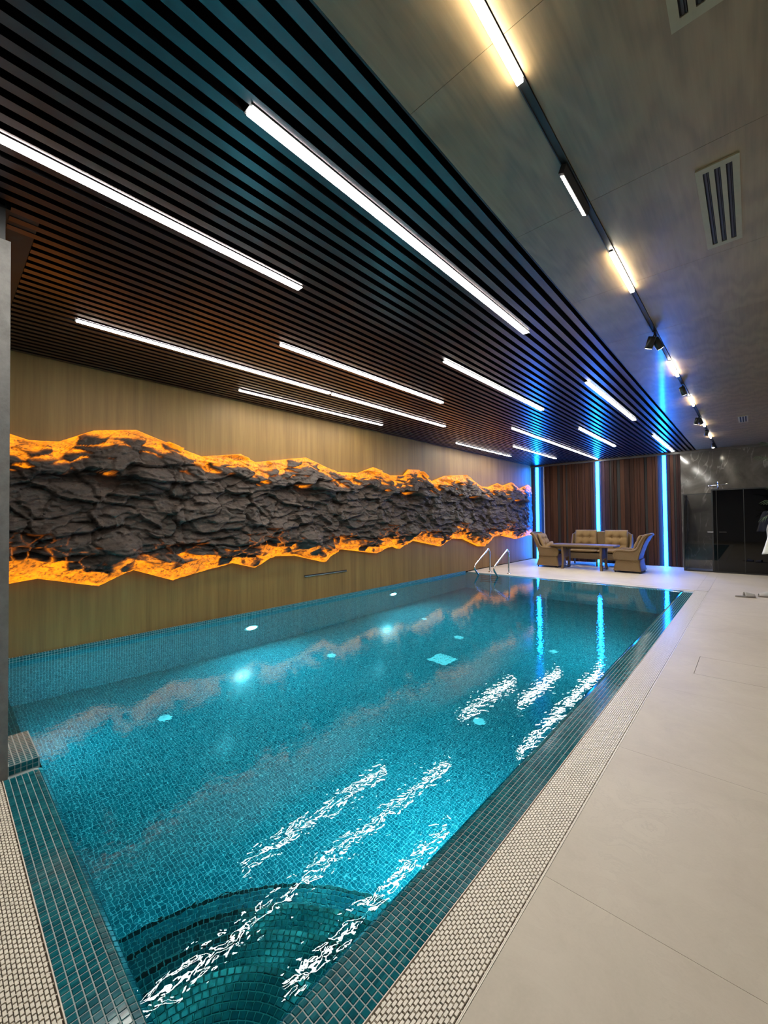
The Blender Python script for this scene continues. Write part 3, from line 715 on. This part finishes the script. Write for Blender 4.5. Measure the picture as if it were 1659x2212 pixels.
def relief(y, z, zt, zb):
    yy = y - 2.15
    wy = fbm(yy, z, 1.5, 1.5, 40, 3); wz = fbm(yy, z, 1.3, 2.4, 50, 4)
    wy2 = fbm(yy, z, 5, 6, 42, 3); wz2 = fbm(yy, z, 4, 7, 52, 3)
    a1, e1 = slabs(yy + 0.28 * wy + 0.05 * wy2, z + 0.12 * wz + 0.035 * wz2, 6, 4.6, 3, 0.8)
    a2, e2 = slabs(yy + 0.22 * wy + 0.07 * wy2, z + 0.14 * wz + 0.05 * wz2 + 0.08 * np.sin(2 * np.pi * yy / PER), 13, 9.5, 4, 0.8)
    a3, e3 = slabs(yy + 0.1 * wy + 0.06 * wy2, z + 0.07 * wz + 0.03 * wz2, 30, 24.0, 5, 0.9)
    h = 0.15 + 0.06 * fbm(yy, z, 1.1, 1.3, 3, 3) + 0.125 * a1 + 0.060 * a2 + 0.018 * a3
    h = h - 0.025 * np.exp(-(e1 / 0.05) ** 2) - 0.012 * np.exp(-(e2 / 0.06) ** 2)
    for (by, bz, ry, rz, ah) in ((-0.36, 1.93, 0.24, 0.19, 0.13), (-0.75, 1.10, 0.28, 0.22, 0.10), (1.55, 1.25, 0.30, 0.17, 0.07)):
        dy = (yy - by + PER / 2) % PER - PER / 2
        q = 1 - (dy / ry + 0.2 * wy2) ** 2 - ((z - bz) / rz + 0.2 * wz2) ** 2
        h = h + ah * np.sqrt(np.clip(q, 0, 1))
    h = h + 0.022 * fbm(yy, z, 7, 10, 90, 5, 0.62)
    ed = np.minimum(zt - z, z - zb)
    k = sstep(0.0, 0.26, ed)
    h = 0.05 + k * (h - 0.02) + (1 - k) * 0.45 * (h - 0.12)
    h = h * (1 - 0.72 * sstep(12.7, 13.55, y))
    return np.clip(h, 0.03, 0.42)
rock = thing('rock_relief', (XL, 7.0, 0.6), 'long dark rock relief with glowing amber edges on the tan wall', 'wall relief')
NR = 150
for (y0, y1) in ((0.30, 2.15), (2.15, 4.90), (4.90, 7.65), (7.65, 10.40), (10.40, 13.70)):
    ys = np.unique(np.concatenate([np.arange(y0, y1, 0.0125), [y1], tY[(tY > y0) & (tY < y1)], bY[(bY > y0) & (bY < y1)]]))
    zt = np.interp(ys, tY, tZ); zb = np.interp(ys, bY, bZ)
    s = np.linspace(0, 1, NR)
    Y = np.repeat(ys[:, None], NR, 1); Z = zb[:, None] + (zt - zb)[:, None] * s[None, :]
    ZTt = np.repeat(zt[:, None], NR, 1); ZBb = np.repeat(zb[:, None], NR, 1)
    Hh = relief(Y, Z, ZTt, ZBb)
    seam = np.minimum(np.abs(Y - y0), np.abs(Y - y1)); Hh = Hh - 0.02 * np.exp(-(seam / 0.015) ** 2)
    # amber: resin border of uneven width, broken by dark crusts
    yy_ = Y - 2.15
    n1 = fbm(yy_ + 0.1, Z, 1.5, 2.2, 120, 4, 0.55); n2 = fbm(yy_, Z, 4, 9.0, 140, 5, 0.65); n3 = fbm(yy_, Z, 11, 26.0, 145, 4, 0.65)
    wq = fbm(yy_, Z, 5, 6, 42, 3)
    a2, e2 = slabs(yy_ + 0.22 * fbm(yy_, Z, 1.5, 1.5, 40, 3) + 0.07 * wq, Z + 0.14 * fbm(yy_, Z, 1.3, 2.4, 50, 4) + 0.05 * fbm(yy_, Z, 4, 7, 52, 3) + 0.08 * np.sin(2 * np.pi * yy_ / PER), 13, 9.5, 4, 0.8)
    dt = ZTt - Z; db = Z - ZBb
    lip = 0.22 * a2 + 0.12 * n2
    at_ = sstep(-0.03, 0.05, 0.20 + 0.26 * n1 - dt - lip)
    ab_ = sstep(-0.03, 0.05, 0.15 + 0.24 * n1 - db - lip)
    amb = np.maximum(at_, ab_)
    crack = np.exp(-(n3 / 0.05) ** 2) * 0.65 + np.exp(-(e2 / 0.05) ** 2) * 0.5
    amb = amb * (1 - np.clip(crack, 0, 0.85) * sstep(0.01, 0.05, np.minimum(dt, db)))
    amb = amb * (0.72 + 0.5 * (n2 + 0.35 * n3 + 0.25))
    # orange light from the edges, painted as glowing lines along the lower ledges
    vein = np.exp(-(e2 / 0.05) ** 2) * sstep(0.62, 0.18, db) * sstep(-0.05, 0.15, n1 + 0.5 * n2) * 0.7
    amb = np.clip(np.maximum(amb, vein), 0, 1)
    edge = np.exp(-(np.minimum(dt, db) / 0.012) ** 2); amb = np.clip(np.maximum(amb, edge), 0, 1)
    nY = len(ys)
    X = Hh
    P = np.stack([X, Y - 7.0, Z - 0.6], -1)
    # back rim rows on the wall
    lo = P[:, :1].copy(); lo[..., 0] = 0.002; hi = P[:, -1:].copy(); hi[..., 0] = 0.002
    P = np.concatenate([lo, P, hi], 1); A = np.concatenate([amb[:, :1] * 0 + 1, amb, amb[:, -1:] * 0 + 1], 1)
    nr = NR + 2
    idx = np.arange(nY * nr).reshape(nY, nr)
    q = np.stack([idx[:-1, :-1], idx[1:, :-1], idx[1:, 1:], idx[:-1, 1:]], -1).reshape(-1, 4)
    me = bpy.data.meshes.new('rock_section')
    me.vertices.add(nY * nr); me.vertices.foreach_set('co', P.reshape(-1))
    me.loops.add(q.size); me.loops.foreach_set('vertex_index', q.reshape(-1).astype(np.int32))
    me.polygons.add(len(q)); me.polygons.foreach_set('loop_start', np.arange(0, q.size, 4, dtype=np.int32))
    me.polygons.foreach_set('use_smooth', np.ones(len(q), dtype=bool))
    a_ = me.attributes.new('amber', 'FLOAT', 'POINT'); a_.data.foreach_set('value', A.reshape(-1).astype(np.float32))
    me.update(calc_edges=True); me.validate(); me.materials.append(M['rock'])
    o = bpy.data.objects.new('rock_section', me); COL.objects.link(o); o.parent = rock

# slim linear vent in the tan wall
t = thing('linear_vent', (XL, 4.654, 0.455), 'slim black linear slot with a steel edge in the tan wall', 'vent')
box('slot', 0.0005, 0.010, -0.48, 0.48, 0.004, 0.020, M['ceil_black'], t); box('steel_edge', 0.0, 0.016, -0.48, 0.48, -0.008, 0.004, M['chrome'], t)

# ------------------------------------------------------------------ pool ladder
t = thing('pool_ladder', (-4.83, 9.71, 0), 'polished steel pool ladder at the far left corner', 'ladder')
for s in (-0.265, 0.255):
    rel = [(0.0, 0.0), (0.0, 0.30), (-0.005, 0.49), (-0.035, 0.575), (-0.085, 0.605), (-0.16, 0.57), (-0.60, 0.345), (-0.73, 0.275), (-0.785, 0.215), (-0.77, 0.14), (-0.62, 0.01), (-0.50, -0.10), (-0.47, -0.25), (-0.47, -0.6), (-0.47, -1.15)]
    path = smooth_path([(s, y, z) for y, z in rel], 5)
    tube('rail', path, 0.0215, M['chrome'], t, 12)
    tube('flange', [(s, 0, 0.0), (s, 0, 0.006), (s, 0, 0.018)], [0.05, 0.05, 0.03], M['chrome'], t, 16)
for k in range(4): box('tread', -0.265, 0.255, -0.51, -0.43, -0.22 - k * 0.26, -0.195 - k * 0.26, M['black'], t, 0.005)

# ------------------------------------------------------------------ rattan furniture
def loft(name, sections, m, parent, closed=True):
    """sections: list of closed rings (same count)"""
    n = len(sections[0]); V = [p for s in sections for p in s]; Fc = []
    for i in range(len(sections) - 1):
        for k in range(n): Fc.append((i * n + k, i * n + (k + 1) % n, (i + 1) * n + (k + 1) % n, (i + 1) * n + k))
    Fc.append(tuple(reversed(range(n)))); Fc.append(tuple((len(sections) - 1) * n + k for k in range(n)))
    return mesh_obj(name, V, Fc, m, parent)
def rrect(cx, cy, hx, hy, r, z, seg=4):
    out = []
    for (sx, sy, a0) in ((1, 1, 0), (-1, 1, 90), (-1, -1, 180), (1, -1, 270)):
        for k in range(seg + 1):
            a = math.radians(a0 + 90 * k / seg); out.append((cx + sx * (hx - r) + r * math.cos(a), cy + sy * (hy - r) + r * math.sin(a), z))
    return out
def extr(name, prof, y0, y1, m, parent, bev=0.0):
    """extrude an (x,z) polygon along y"""
    n = len(prof); V = [(x, y0, z) for x, z in prof] + [(x, y1, z) for x, z in prof]
    Fc = [tuple(range(n)), tuple(reversed(range(n, 2 * n)))] + [(k, n + k, n + (k + 1) % n, (k + 1) % n) for k in range(n)]
    o = mesh_obj(name, V, Fc, m, parent)
    bm = bmesh.new(); bm.from_mesh(o.data); bmesh.ops.recalc_face_normals(bm, faces=bm.faces); bm.to_mesh(o.data); bm.free()
    if bev: md = o.modifiers.new('bevel', 'BEVEL'); md.width = bev; md.segments = 2
    return o
def pillow(name, hx, hy, hz, m, parent=None, loc=(0, 0, 0), rot=(0, 0, 0), tuft=None, label=None, cat='cushion', group=None):
    nx, ny = 26, 26; V, Fc = [], []
    for side in (1, -1):
        for i in range(nx + 1):
            for j in range(ny + 1):
                a, b_ = -1 + 2 * i / nx, -1 + 2 * j / ny
                e = (1 - abs(a) ** 4) ** 0.45 * (1 - abs(b_) ** 4) ** 0.45
                z = hz * e
                if tuft:
                    for (ta, tb) in tuft: z -= hz * 0.75 * math.exp(-(((a - ta) * hx / 0.055) ** 2 + ((b_ - tb) * hy / 0.055) ** 2)) * e
                    z -= hz * 0.28 * e * max(math.exp(-((a - ta) * hx / 0.022) ** 2) for ta, tb in tuft) + hz * 0.28 * e * max(math.exp(-((b_ - tb) * hy / 0.022) ** 2) for ta, tb in tuft)
                V.append((a * hx, b_ * hy, side * z))
    n = (nx + 1) * (ny + 1)
    for s in (0, 1):
        for i in range(nx):
            for j in range(ny):
                q = (s * n + i * (ny + 1) + j, s * n + (i + 1) * (ny + 1) + j, s * n + (i + 1) * (ny + 1) + j + 1, s * n + i * (ny + 1) + j + 1)
                Fc.append(q if s == 0 else tuple(reversed(q)))
    o = mesh_obj(name, V, Fc, m, None, True, loc=(0, 0, 0))
    bm = bmesh.new(); bm.from_mesh(o.data); bmesh.ops.remove_doubles(bm, verts=bm.verts, dist=1e-5); bm.to_mesh(o.data); bm.free()
    o.location = loc; o.rotation_euler = rot
    return tag(o, label, cat, group)
def armchair(loc, rz, lab):
    """local: front +x, width along y"""
    t = thing('rattan_armchair', loc, lab, 'armchair', 'rattan armchairs', rz)
    W = 0.36
    loft('base', [rrect(0.0, 0, 0.315, W + 0.01, 0.05, 0.05), rrect(0.0, 0, 0.30, W - 0.005, 0.05, 0.10), rrect(0.0, 0, 0.275, W - 0.03, 0.05, 0.24), rrect(-0.005, 0, 0.27, W - 0.03, 0.05, 0.33)], M['rattan'], t)
    arm = [(0.262, 0.32), (0.285, 0.42), (0.27, 0.50), (0.22, 0.545), (0.12, 0.552), (-0.05, 0.545), (-0.17, 0.56), (-0.245, 0.64), (-0.30, 0.77), (-0.385, 0.915), (-0.46, 0.955)]
    low = [(-0.42, 0.90), (-0.34, 0.70), (-0.25, 0.42), (-0.235, 0.32)]
    for s in (-1, 1):
        y0, y1 = (W - 0.055, W - 0.01) if s > 0 else (-W + 0.01, -W + 0.055)
        prof = [(p.x, p.z) for p in smooth_path([(x, 0, z) for x, z in arm], 4)] + low
        extr('side_panel', prof, y0, y1, M['rattan'], t)
        tube('arm_roll', smooth_path([(x, (y0 + y1) / 2, z) for x, z in arm], 5), 0.034, M['rattan'], t, 10)
    back = [(-0.175, 0.36), (-0.235, 0.62), (-0.30, 0.78), (-0.40, 0.93), (-0.46, 0.955), (-0.47, 0.92), (-0.37, 0.74), (-0.28, 0.50), (-0.24, 0.33)]
    extr('backrest', back, -W + 0.05, W - 0.05, M['rattan'], t, 0.01)
    tube('top_roll', [(-0.455, -W + 0.03, 0.945), (-0.465, -W * 0.4, 0.955), (-0.465, W * 0.4, 0.955), (-0.455, W - 0.03, 0.945)], 0.036, M['rattan'], t, 10)
    loft('seat', [rrect(0.02, 0, 0.25, W - 0.055, 0.04, 0.32), rrect(0.02, 0, 0.25, W - 0.055, 0.04, 0.37)], M['rattan'], t)
    for sx in (-0.27, 0.27):
        for sy in (-W + 0.04, W - 0.04): tube('leg', [(sx, sy, 0.0), (sx * 0.97, sy * 0.97, 0.07)], [0.014, 0.02], M['black'], t, 8)
    return t
def local(loc, rz, p): return Vector(loc) + Matrix.Rotation(rz, 3, 'Z') @ Vector(p)
T4 = [(-0.34, -0.34), (0.34, -0.34), (-0.34, 0.34), (0.34, 0.34)]
RC, RCR = (-2.345, 11.93, 0), math.pi
LC, LCR = (-4.335, 12.00, 0), 0.0
armchair(RC, RCR, 'tan rattan armchair on the right with its back to the marble')
armchair(LC, LCR, 'tan rattan armchair on the left beside the rock wall')
pillow('seat_cushion', 0.235, 0.29, 0.055, M['cushion'], None, local(RC, RCR, (0.03, 0, 0.425)), (0, 0, RCR), None, 'tan seat cushion on the right rattan armchair', group='seat cushions')
pillow('seat_cushion', 0.235, 0.29, 0.055, M['cushion'], None, local(LC, LCR, (0.03, 0, 0.425)), (0, 0, LCR), None, 'tan seat cushion on the left rattan armchair', group='seat cushions')
pillow('back_cushion', 0.26, 0.28, 0.06, M['cushion'], None, local(RC, RCR, (-0.195, 0, 0.70)), (0, math.radians(-112), RCR), T4, 'tufted tan back cushion in the right rattan armchair', group='back cushions')
pillow('back_cushion', 0.26, 0.28, 0.06, M['cushion'], None, local(LC, LCR, (-0.195, 0, 0.70)), (0, math.radians(-112), LCR), T4, 'tufted tan back cushion in the left rattan armchair', group='back cushions')
pillow('throw_pillow', 0.17, 0.19, 0.06, M['cushion'], None, local(LC, LCR, (-0.06, -0.08, 0.585)), (math.radians(8), math.radians(-38), 0.3), None, 'small tan throw pillow lying in the left rattan armchair')

# sofa: faces -y
SX0, SX1, SY = -4.10, -2.50, 12.92
t = thing('rattan_sofa', ((SX0 + SX1) / 2, SY, 0), 'tan rattan sofa against the slat wall behind the table', 'sofa')
hw = (SX1 - SX0) / 2
def sofa_ring(y, z0, z1, r, inset=0.0):
    out = [(-hw + inset, y, z0), (-hw + inset, y, z1 - r)]
    for k in range(1, 7): a = math.pi - math.pi / 2 * k / 6; out.append((-hw + inset + r + r * math.cos(a), y, z1 - r + r * math.sin(a)))
    for k in range(0, 7): a = math.pi / 2 - math.pi / 2 * k / 6; out.append((hw - inset - r + r * math.cos(a), y, z1 - r + r * math.sin(a)))
    out.append((hw - inset, y, z0)); return out
loft('backrest', [sofa_ring(0.18, 0.30, 0.93, 0.16, 0.03), sofa_ring(0.24, 0.30, 0.95, 0.16, 0.03)], M['rattan'], t)
loft('seat_base', [[(-hw + 0.02, -0.34, 0.20), (hw - 0.02, -0.34, 0.20), (hw - 0.02, 0.22, 0.20), (-hw + 0.02, 0.22, 0.20)], [(-hw + 0.02, -0.36, 0.37), (hw - 0.02, -0.36, 0.37), (hw - 0.02, 0.22, 0.37), (-hw + 0.02, 0.22, 0.37)]], M['rattan'], t)
for s in (-1, 1):
    arm = [(-0.36, 0.22), (-0.40, 0.36), (-0.38, 0.46), (-0.32, 0.505), (-0.18, 0.51), (0.0, 0.52), (0.09, 0.60), (0.15, 0.75), (0.205, 0.88), (0.21, 0.90)]
    prof = [(p.x, p.z) for p in smooth_path([(x, 0, z) for x, z in arm], 4)] + [(0.24, 0.86), (0.24, 0.22)]
    n_ = len(prof); xa, xb = sorted((s * hw, s * (hw - 0.05)))
    V = [(xa, y, z) for y, z in prof] + [(xb, y, z) for y, z in prof]
    Fc = [tuple(range(n_)), tuple(reversed(range(n_, 2 * n_)))] + [(k, n_ + k, n_ + (k + 1) % n_, (k + 1) % n_) for k in range(n_)]
    o = mesh_obj('side_panel', V, Fc, M['rattan'], t)
    bm = bmesh.new(); bm.from_mesh(o.data); bmesh.ops.recalc_face_normals(bm, faces=bm.faces); bm.to_mesh(o.data); bm.free()
    tube('arm_roll', smooth_path([((xa + xb) / 2, y, z) for y, z in arm], 5), 0.034, M['rattan'], t, 10)
ring = [(x, 0.21, z) for x, y, z in sofa_ring(0.21, 0.50, 0.955, 0.17, 0.02)]
tube('top_roll', ring, 0.034, M['rattan'], t, 10)
for sx in (-hw + 0.06, 0, hw - 0.06):
    for sy in (-0.30, 0.18): tube('leg', [(sx, sy, 0.0), (sx, sy, 0.21)], [0.02, 0.026], M['rattan'], t, 8)
T6 = [(-0.4, -0.33), (0.4, -0.33), (-0.4, 0.33), (0.4, 0.33), (0.0, 0.33), (0.0, -0.33)]
cx = (SX0 + SX1) / 2
pillow('back_cushion', 0.30, 0.33, 0.07, M['cushion'], None, (cx - 0.40, SY + 0.11, 0.70), (math.radians(80), 0, 0), T4, 'large tufted tan back cushion on the left half of the sofa', group='back cushions')
pillow('back_cushion', 0.30, 0.33, 0.07, M['cushion'], None, (cx + 0.40, SY + 0.11, 0.70), (math.radians(80), 0, 0), T4, 'large tufted tan back cushion on the right half of the sofa', group='back cushions')
pillow('seat_cushion', 0.36, 0.26, 0.06, M['cushion'], None, (cx - 0.37, SY - 0.10, 0.432), (0, 0, 0), None, 'tan seat cushion on the left half of the sofa', group='seat cushions')
pillow('seat_cushion', 0.36, 0.26, 0.06, M['cushion'], None, (cx + 0.37, SY - 0.10, 0.432), (0, 0, 0), None, 'tan seat cushion on the right half of the sofa', group='seat cushions')

# table
t = thing('rattan_table', (-3.42, 11.88, 0), 'long tan rattan dining table in front of the sofa', 'table')
loft('table_top', [rrect(0, 0, 0.79, 0.32, 0.03, 0.605), rrect(0, 0, 0.80, 0.33, 0.03, 0.62), rrect(0, 0, 0.80, 0.33, 0.03, 0.655), rrect(0, 0, 0.79, 0.32, 0.03, 0.662)], M['rattan'], t)
for sx in (-1, 1):
    for sy in (-1, 1):
        x0, y0 = sx * 0.475, sy * 0.235
        loft('leg', [rrect(x0 + sx * 0.015, y0 + sy * 0.02, 0.03, 0.05, 0.008, 0.0), rrect(x0, y0 + sy * 0.01, 0.026, 0.045, 0.008, 0.12), rrect(x0, y0, 0.028, 0.05, 0.008, 0.40), rrect(x0 + sx * 0.01, y0, 0.032, 0.06, 0.008, 0.606)], M['rattan'], t)
    box('end_panel', sx * 0.475 - 0.014, sx * 0.475 + 0.014, -0.19, 0.19, 0.30, 0.606, M['rattan'], t)
    box('foot_rail', sx * 0.485 - 0.014, sx * 0.485 + 0.014, -0.21, 0.21, 0.03, 0.055, M['black'], t)
box('apron', -0.46, 0.46, -0.012, 0.012, 0.53, 0.606, M['rattan'], t)

# ------------------------------------------------------------------ glass shower enclosure
GX0, GXM, GY = -1.335, -0.755, 12.97
t = thing('shower_enclosure', (GX0, GY, 0), 'clear glass shower screen in thin black frame on dark marble', 'shower screen')
dpt = YB - 0.012 - GY
boxes('frame', [(0, GXM - GX0, -0.012, 0.012, 0.0, 0.03), (0, GXM - GX0, -0.012, 0.012, 1.945, 1.97), (0, 0.024, -0.012, 0.012, 0.03, 1.945)], M['black'], t)
boxes('side_frame', [(0, 0.024, 0.012, dpt, 0.0, 0.03), (0, 0.024, 0.012, dpt, 1.945, 1.97), (0, 0.024, dpt - 0.024, dpt, 0.03, 1.945)], M['black'], t)
box('front_pane', 0.024, GXM - GX0, -0.004, 0.004, 0.03, 1.945, M['clear_glass'], t)
box('side_pane', 0.008, 0.016, 0.012, dpt - 0.024, 0.03, 1.945, M['clear_glass'], t)
t = thing('smoked_glass_cabin', (GXM, GY, 0), 'tall black framed smoked glass cabin at the right edge', 'cabin')
XE = 1.42
boxes('frame', [(0, 0.03, -0.02, 0.02, 0.0, 2.06), (0.03, XE - GXM, -0.02, 0.02, 0.0, 0.03), (0.03, XE - GXM, -0.02, 0.02, 2.03, 2.06), (0.095, 0.105, -0.015, 0.015, 0.03, 2.03), (0.60, 0.612, -0.015, 0.015, 0.03, 2.03), (XE - GXM - 0.03, XE - GXM, -0.02, 0.02, 0.03, 2.03)], M['black'], t)
box('pane', 0.03, 0.095, -0.004, 0.004, 0.03, 2.03, M['smoked_glass'], t)
box('door_pane', 0.105, 0.60, -0.004, 0.004, 0.03, 2.03, M['smoked_glass'], t)
box('pane', 0.612, XE - GXM - 0.03, -0.004, 0.004, 0.03, 2.03, M['smoked_glass'], t)
box('roof', 0.0, XE - GXM, 0.02, dpt, 2.03, 2.06, M['black'], t)
box('side_wall', 0.0, 0.02, 0.02, dpt, 0.0, 2.03, M['black'], t)
box('back_lining', 0.02, XE - GXM, dpt - 0.02, dpt, 0.0, 2.03, M['black'], t)
hd = box('door_handle', -0.085, 0.03, -0.055, -0.035, 0.985, 1.02, M['chrome'], t, 0.004)
box('handle_rose', 0.0, 0.02, -0.04, -0.02, 0.95, 1.06, M['black'], t)
box('inner_handle', 0.14, 0.28, -0.055, -0.04, 0.99, 1.01, M['black'], t, 0.003)
t = thing('shower_tap', (-0.62, 13.08, 2.06), 'small chrome cross shaped shower fitting above the dark cabin', 'tap')
tube('stem', [(0, 0, 0), (0, 0, 0.16)], 0.012, M['chrome'], t, 10); tube('cross_pipe', [(-0.16, 0, 0.09), (0.16, 0, 0.12)], 0.014, M['chrome'], t, 10)
tube('knob', [(-0.19, 0, 0.085), (-0.15, 0, 0.09)], 0.022, M['chrome'], t, 12); tube('knob', [(0.15, 0, 0.118), (0.19, 0, 0.122)], 0.022, M['chrome'], t, 12); tube('knob', [(0, 0, 0.15), (0, 0, 0.19)], 0.022, M['chrome'], t, 12)

# ------------------------------------------------------------------ slippers
def slipper(loc, rz, lab):
    t = thing('slipper', loc, lab, 'slipper', 'slippers on the deck', rz)
    ring = lambda z, s: [(0.14 * s * math.cos(a), (0.05 + 0.008 * math.cos(a)) * s * math.sin(a), z) for a in [2 * math.pi * k / 24 for k in range(24)]]
    loft('sole', [ring(0.0, 1.0), ring(0.018, 1.0), ring(0.022, 0.96)], M['slipper_sole'], t)
    V, Fc = [], []
    for i in range(9):
        for j in range(11):
            x = 0.125 - 0.14 * i / 8; a = math.pi * j / 10
            w = 0.052 * math.sqrt(max(0.05, 1 - (max(0, x) / 0.14) ** 2)); hh_ = 0.018 + (0.075 - 0.04 * max(0, x) / 0.125) * math.sin(a)
            V.append((x, w * math.cos(a), hh_))
    for i in range(8):
        for j in range(10): Fc.append((i * 11 + j, i * 11 + j + 1, (i + 1) * 11 + j + 1, (i + 1) * 11 + j))
    o = mesh_obj('strap', V, Fc, M['slipper'], t, True); md = o.modifiers.new('solid', 'SOLIDIFY'); md.thickness = 0.006
slipper((-0.12, 9.33, 0), math.radians(20), 'pale slipper lying on the deck nearer the pool'); slipper((0.17, 9.55, 0), math.radians(200), 'pale slipper cut by the right photo edge')

# ------------------------------------------------------------------ palm and robe at the right edge
PB = Vector((0.60, 7.15, 0.0))
t = thing('potted_palm', PB, 'tall potted palm with narrow green leaflets at the right edge', 'plant')
tube('pot', [(0, 0, 0), (0, 0, 0.02), (0, 0, 0.38), (0, 0, 0.40)], [0.15, 0.16, 0.21, 0.20], M['pot'], t, 20)
rp = random.Random(5)
for k in range(16):
    a = 2 * math.pi * k / 16 + rp.uniform(-0.2, 0.2)
    if k < 9: a = math.pi + rp.uniform(-0.9, 0.9)
    top = rp.uniform(1.2, 2.15); reach = rp.uniform(0.38, 0.56)
    dx, dy = math.cos(a), math.sin(a)
    pts = smooth_path([(dx * 0.04, dy * 0.04, 0.36), (dx * 0.08, dy * 0.08, top * 0.6), (dx * reach * 0.45, dy * reach * 0.45, top), (dx * reach, dy * reach, top + rp.uniform(-0.1, 0.28))], 8)
    fr = tube('frond_stem', pts, [0.010 - 0.007 * i / (len(pts) - 1) for i in range(len(pts))], M['stem'], t, 6)
    V, Fc = [], []
    for i in range(11, len(pts)):
        p = pts[i]; tg = (pts[i] - pts[i - 1]).normalized(); side = tg.cross(Vector((0, 0, 1))).normalized()
        for s in (-1, 1):
            d = (side * s * 0.75 + tg * 0.6 + Vector((0, 0, -0.15))).normalized(); ln = 0.17 * (1 - 0.4 * (i - 11) / (len(pts) - 11)); wv_ = tg * 0.0065
            b0 = len(V); V += [tuple(p), tuple(p + d * ln * 0.5 + wv_), tuple(p + d * ln + Vector((0, 0, -0.03))), tuple(p + d * ln * 0.5 - wv_)]; Fc.append((b0, b0 + 1, b0 + 2, b0 + 3))
    o = mesh_obj('leaflets', V, Fc, M['leaf'], fr); md = o.modifiers.new('solid', 'SOLIDIFY'); md.thickness = 0.0015
st = thing('coat_stand', (0.66, 7.75, 0), 'dark coat stand carrying a white robe at the right edge', 'coat stand')
tube('base', [(0, 0, 0), (0, 0, 0.02), (0, 0, 0.03)], [0.17, 0.17, 0.03], M['black'], st, 20); tube('pole', [(0, 0, 0.02), (0, 0, 1.62)], 0.016, M['black'], st, 10); tube('hook', [(0, 0, 1.52), (-0.27, 0, 1.50), (-0.30, 0, 1.56)], 0.009, M['black'], st, 8)
rb = thing('robe', (0.475, 7.75, 0.80), 'white terry robe hanging at the right edge below the palm', 'robe')
V, Fc = [], []
nz, na = 22, 40
for i in range(nz + 1):
    z = 0.74 - 0.66 * i / nz; f = i / nz
    for j in range(na):
        a = 2 * math.pi * j / na; fold = 1 + 0.16 * f * math.sin(7 * a + 2 * f) + 0.07 * math.sin(13 * a)
        r = (0.07 + 0.17 * f ** 0.6) * fold
        V.append((-0.11 + r * 1.0 * math.cos(a), r * 0.8 * math.sin(a), z + 0.02 * math.sin(5 * a) * f))
for i in range(nz):
    for j in range(na): Fc.append((i * na + j, i * na + (j + 1) % na, (i + 1) * na + (j + 1) % na, (i + 1) * na + j))
o = mesh_obj('robe_body', V, Fc, M['white_cloth'], rb, True); md = o.modifiers.new('solid', 'SOLIDIFY'); md.thickness = 0.008
tube('belt', smooth_path([(-0.30, -0.05, 0.50), (-0.325, 0.0, 0.40), (-0.31, 0.03, 0.20)], 5), 0.010, M['slipper'], rb, 6)
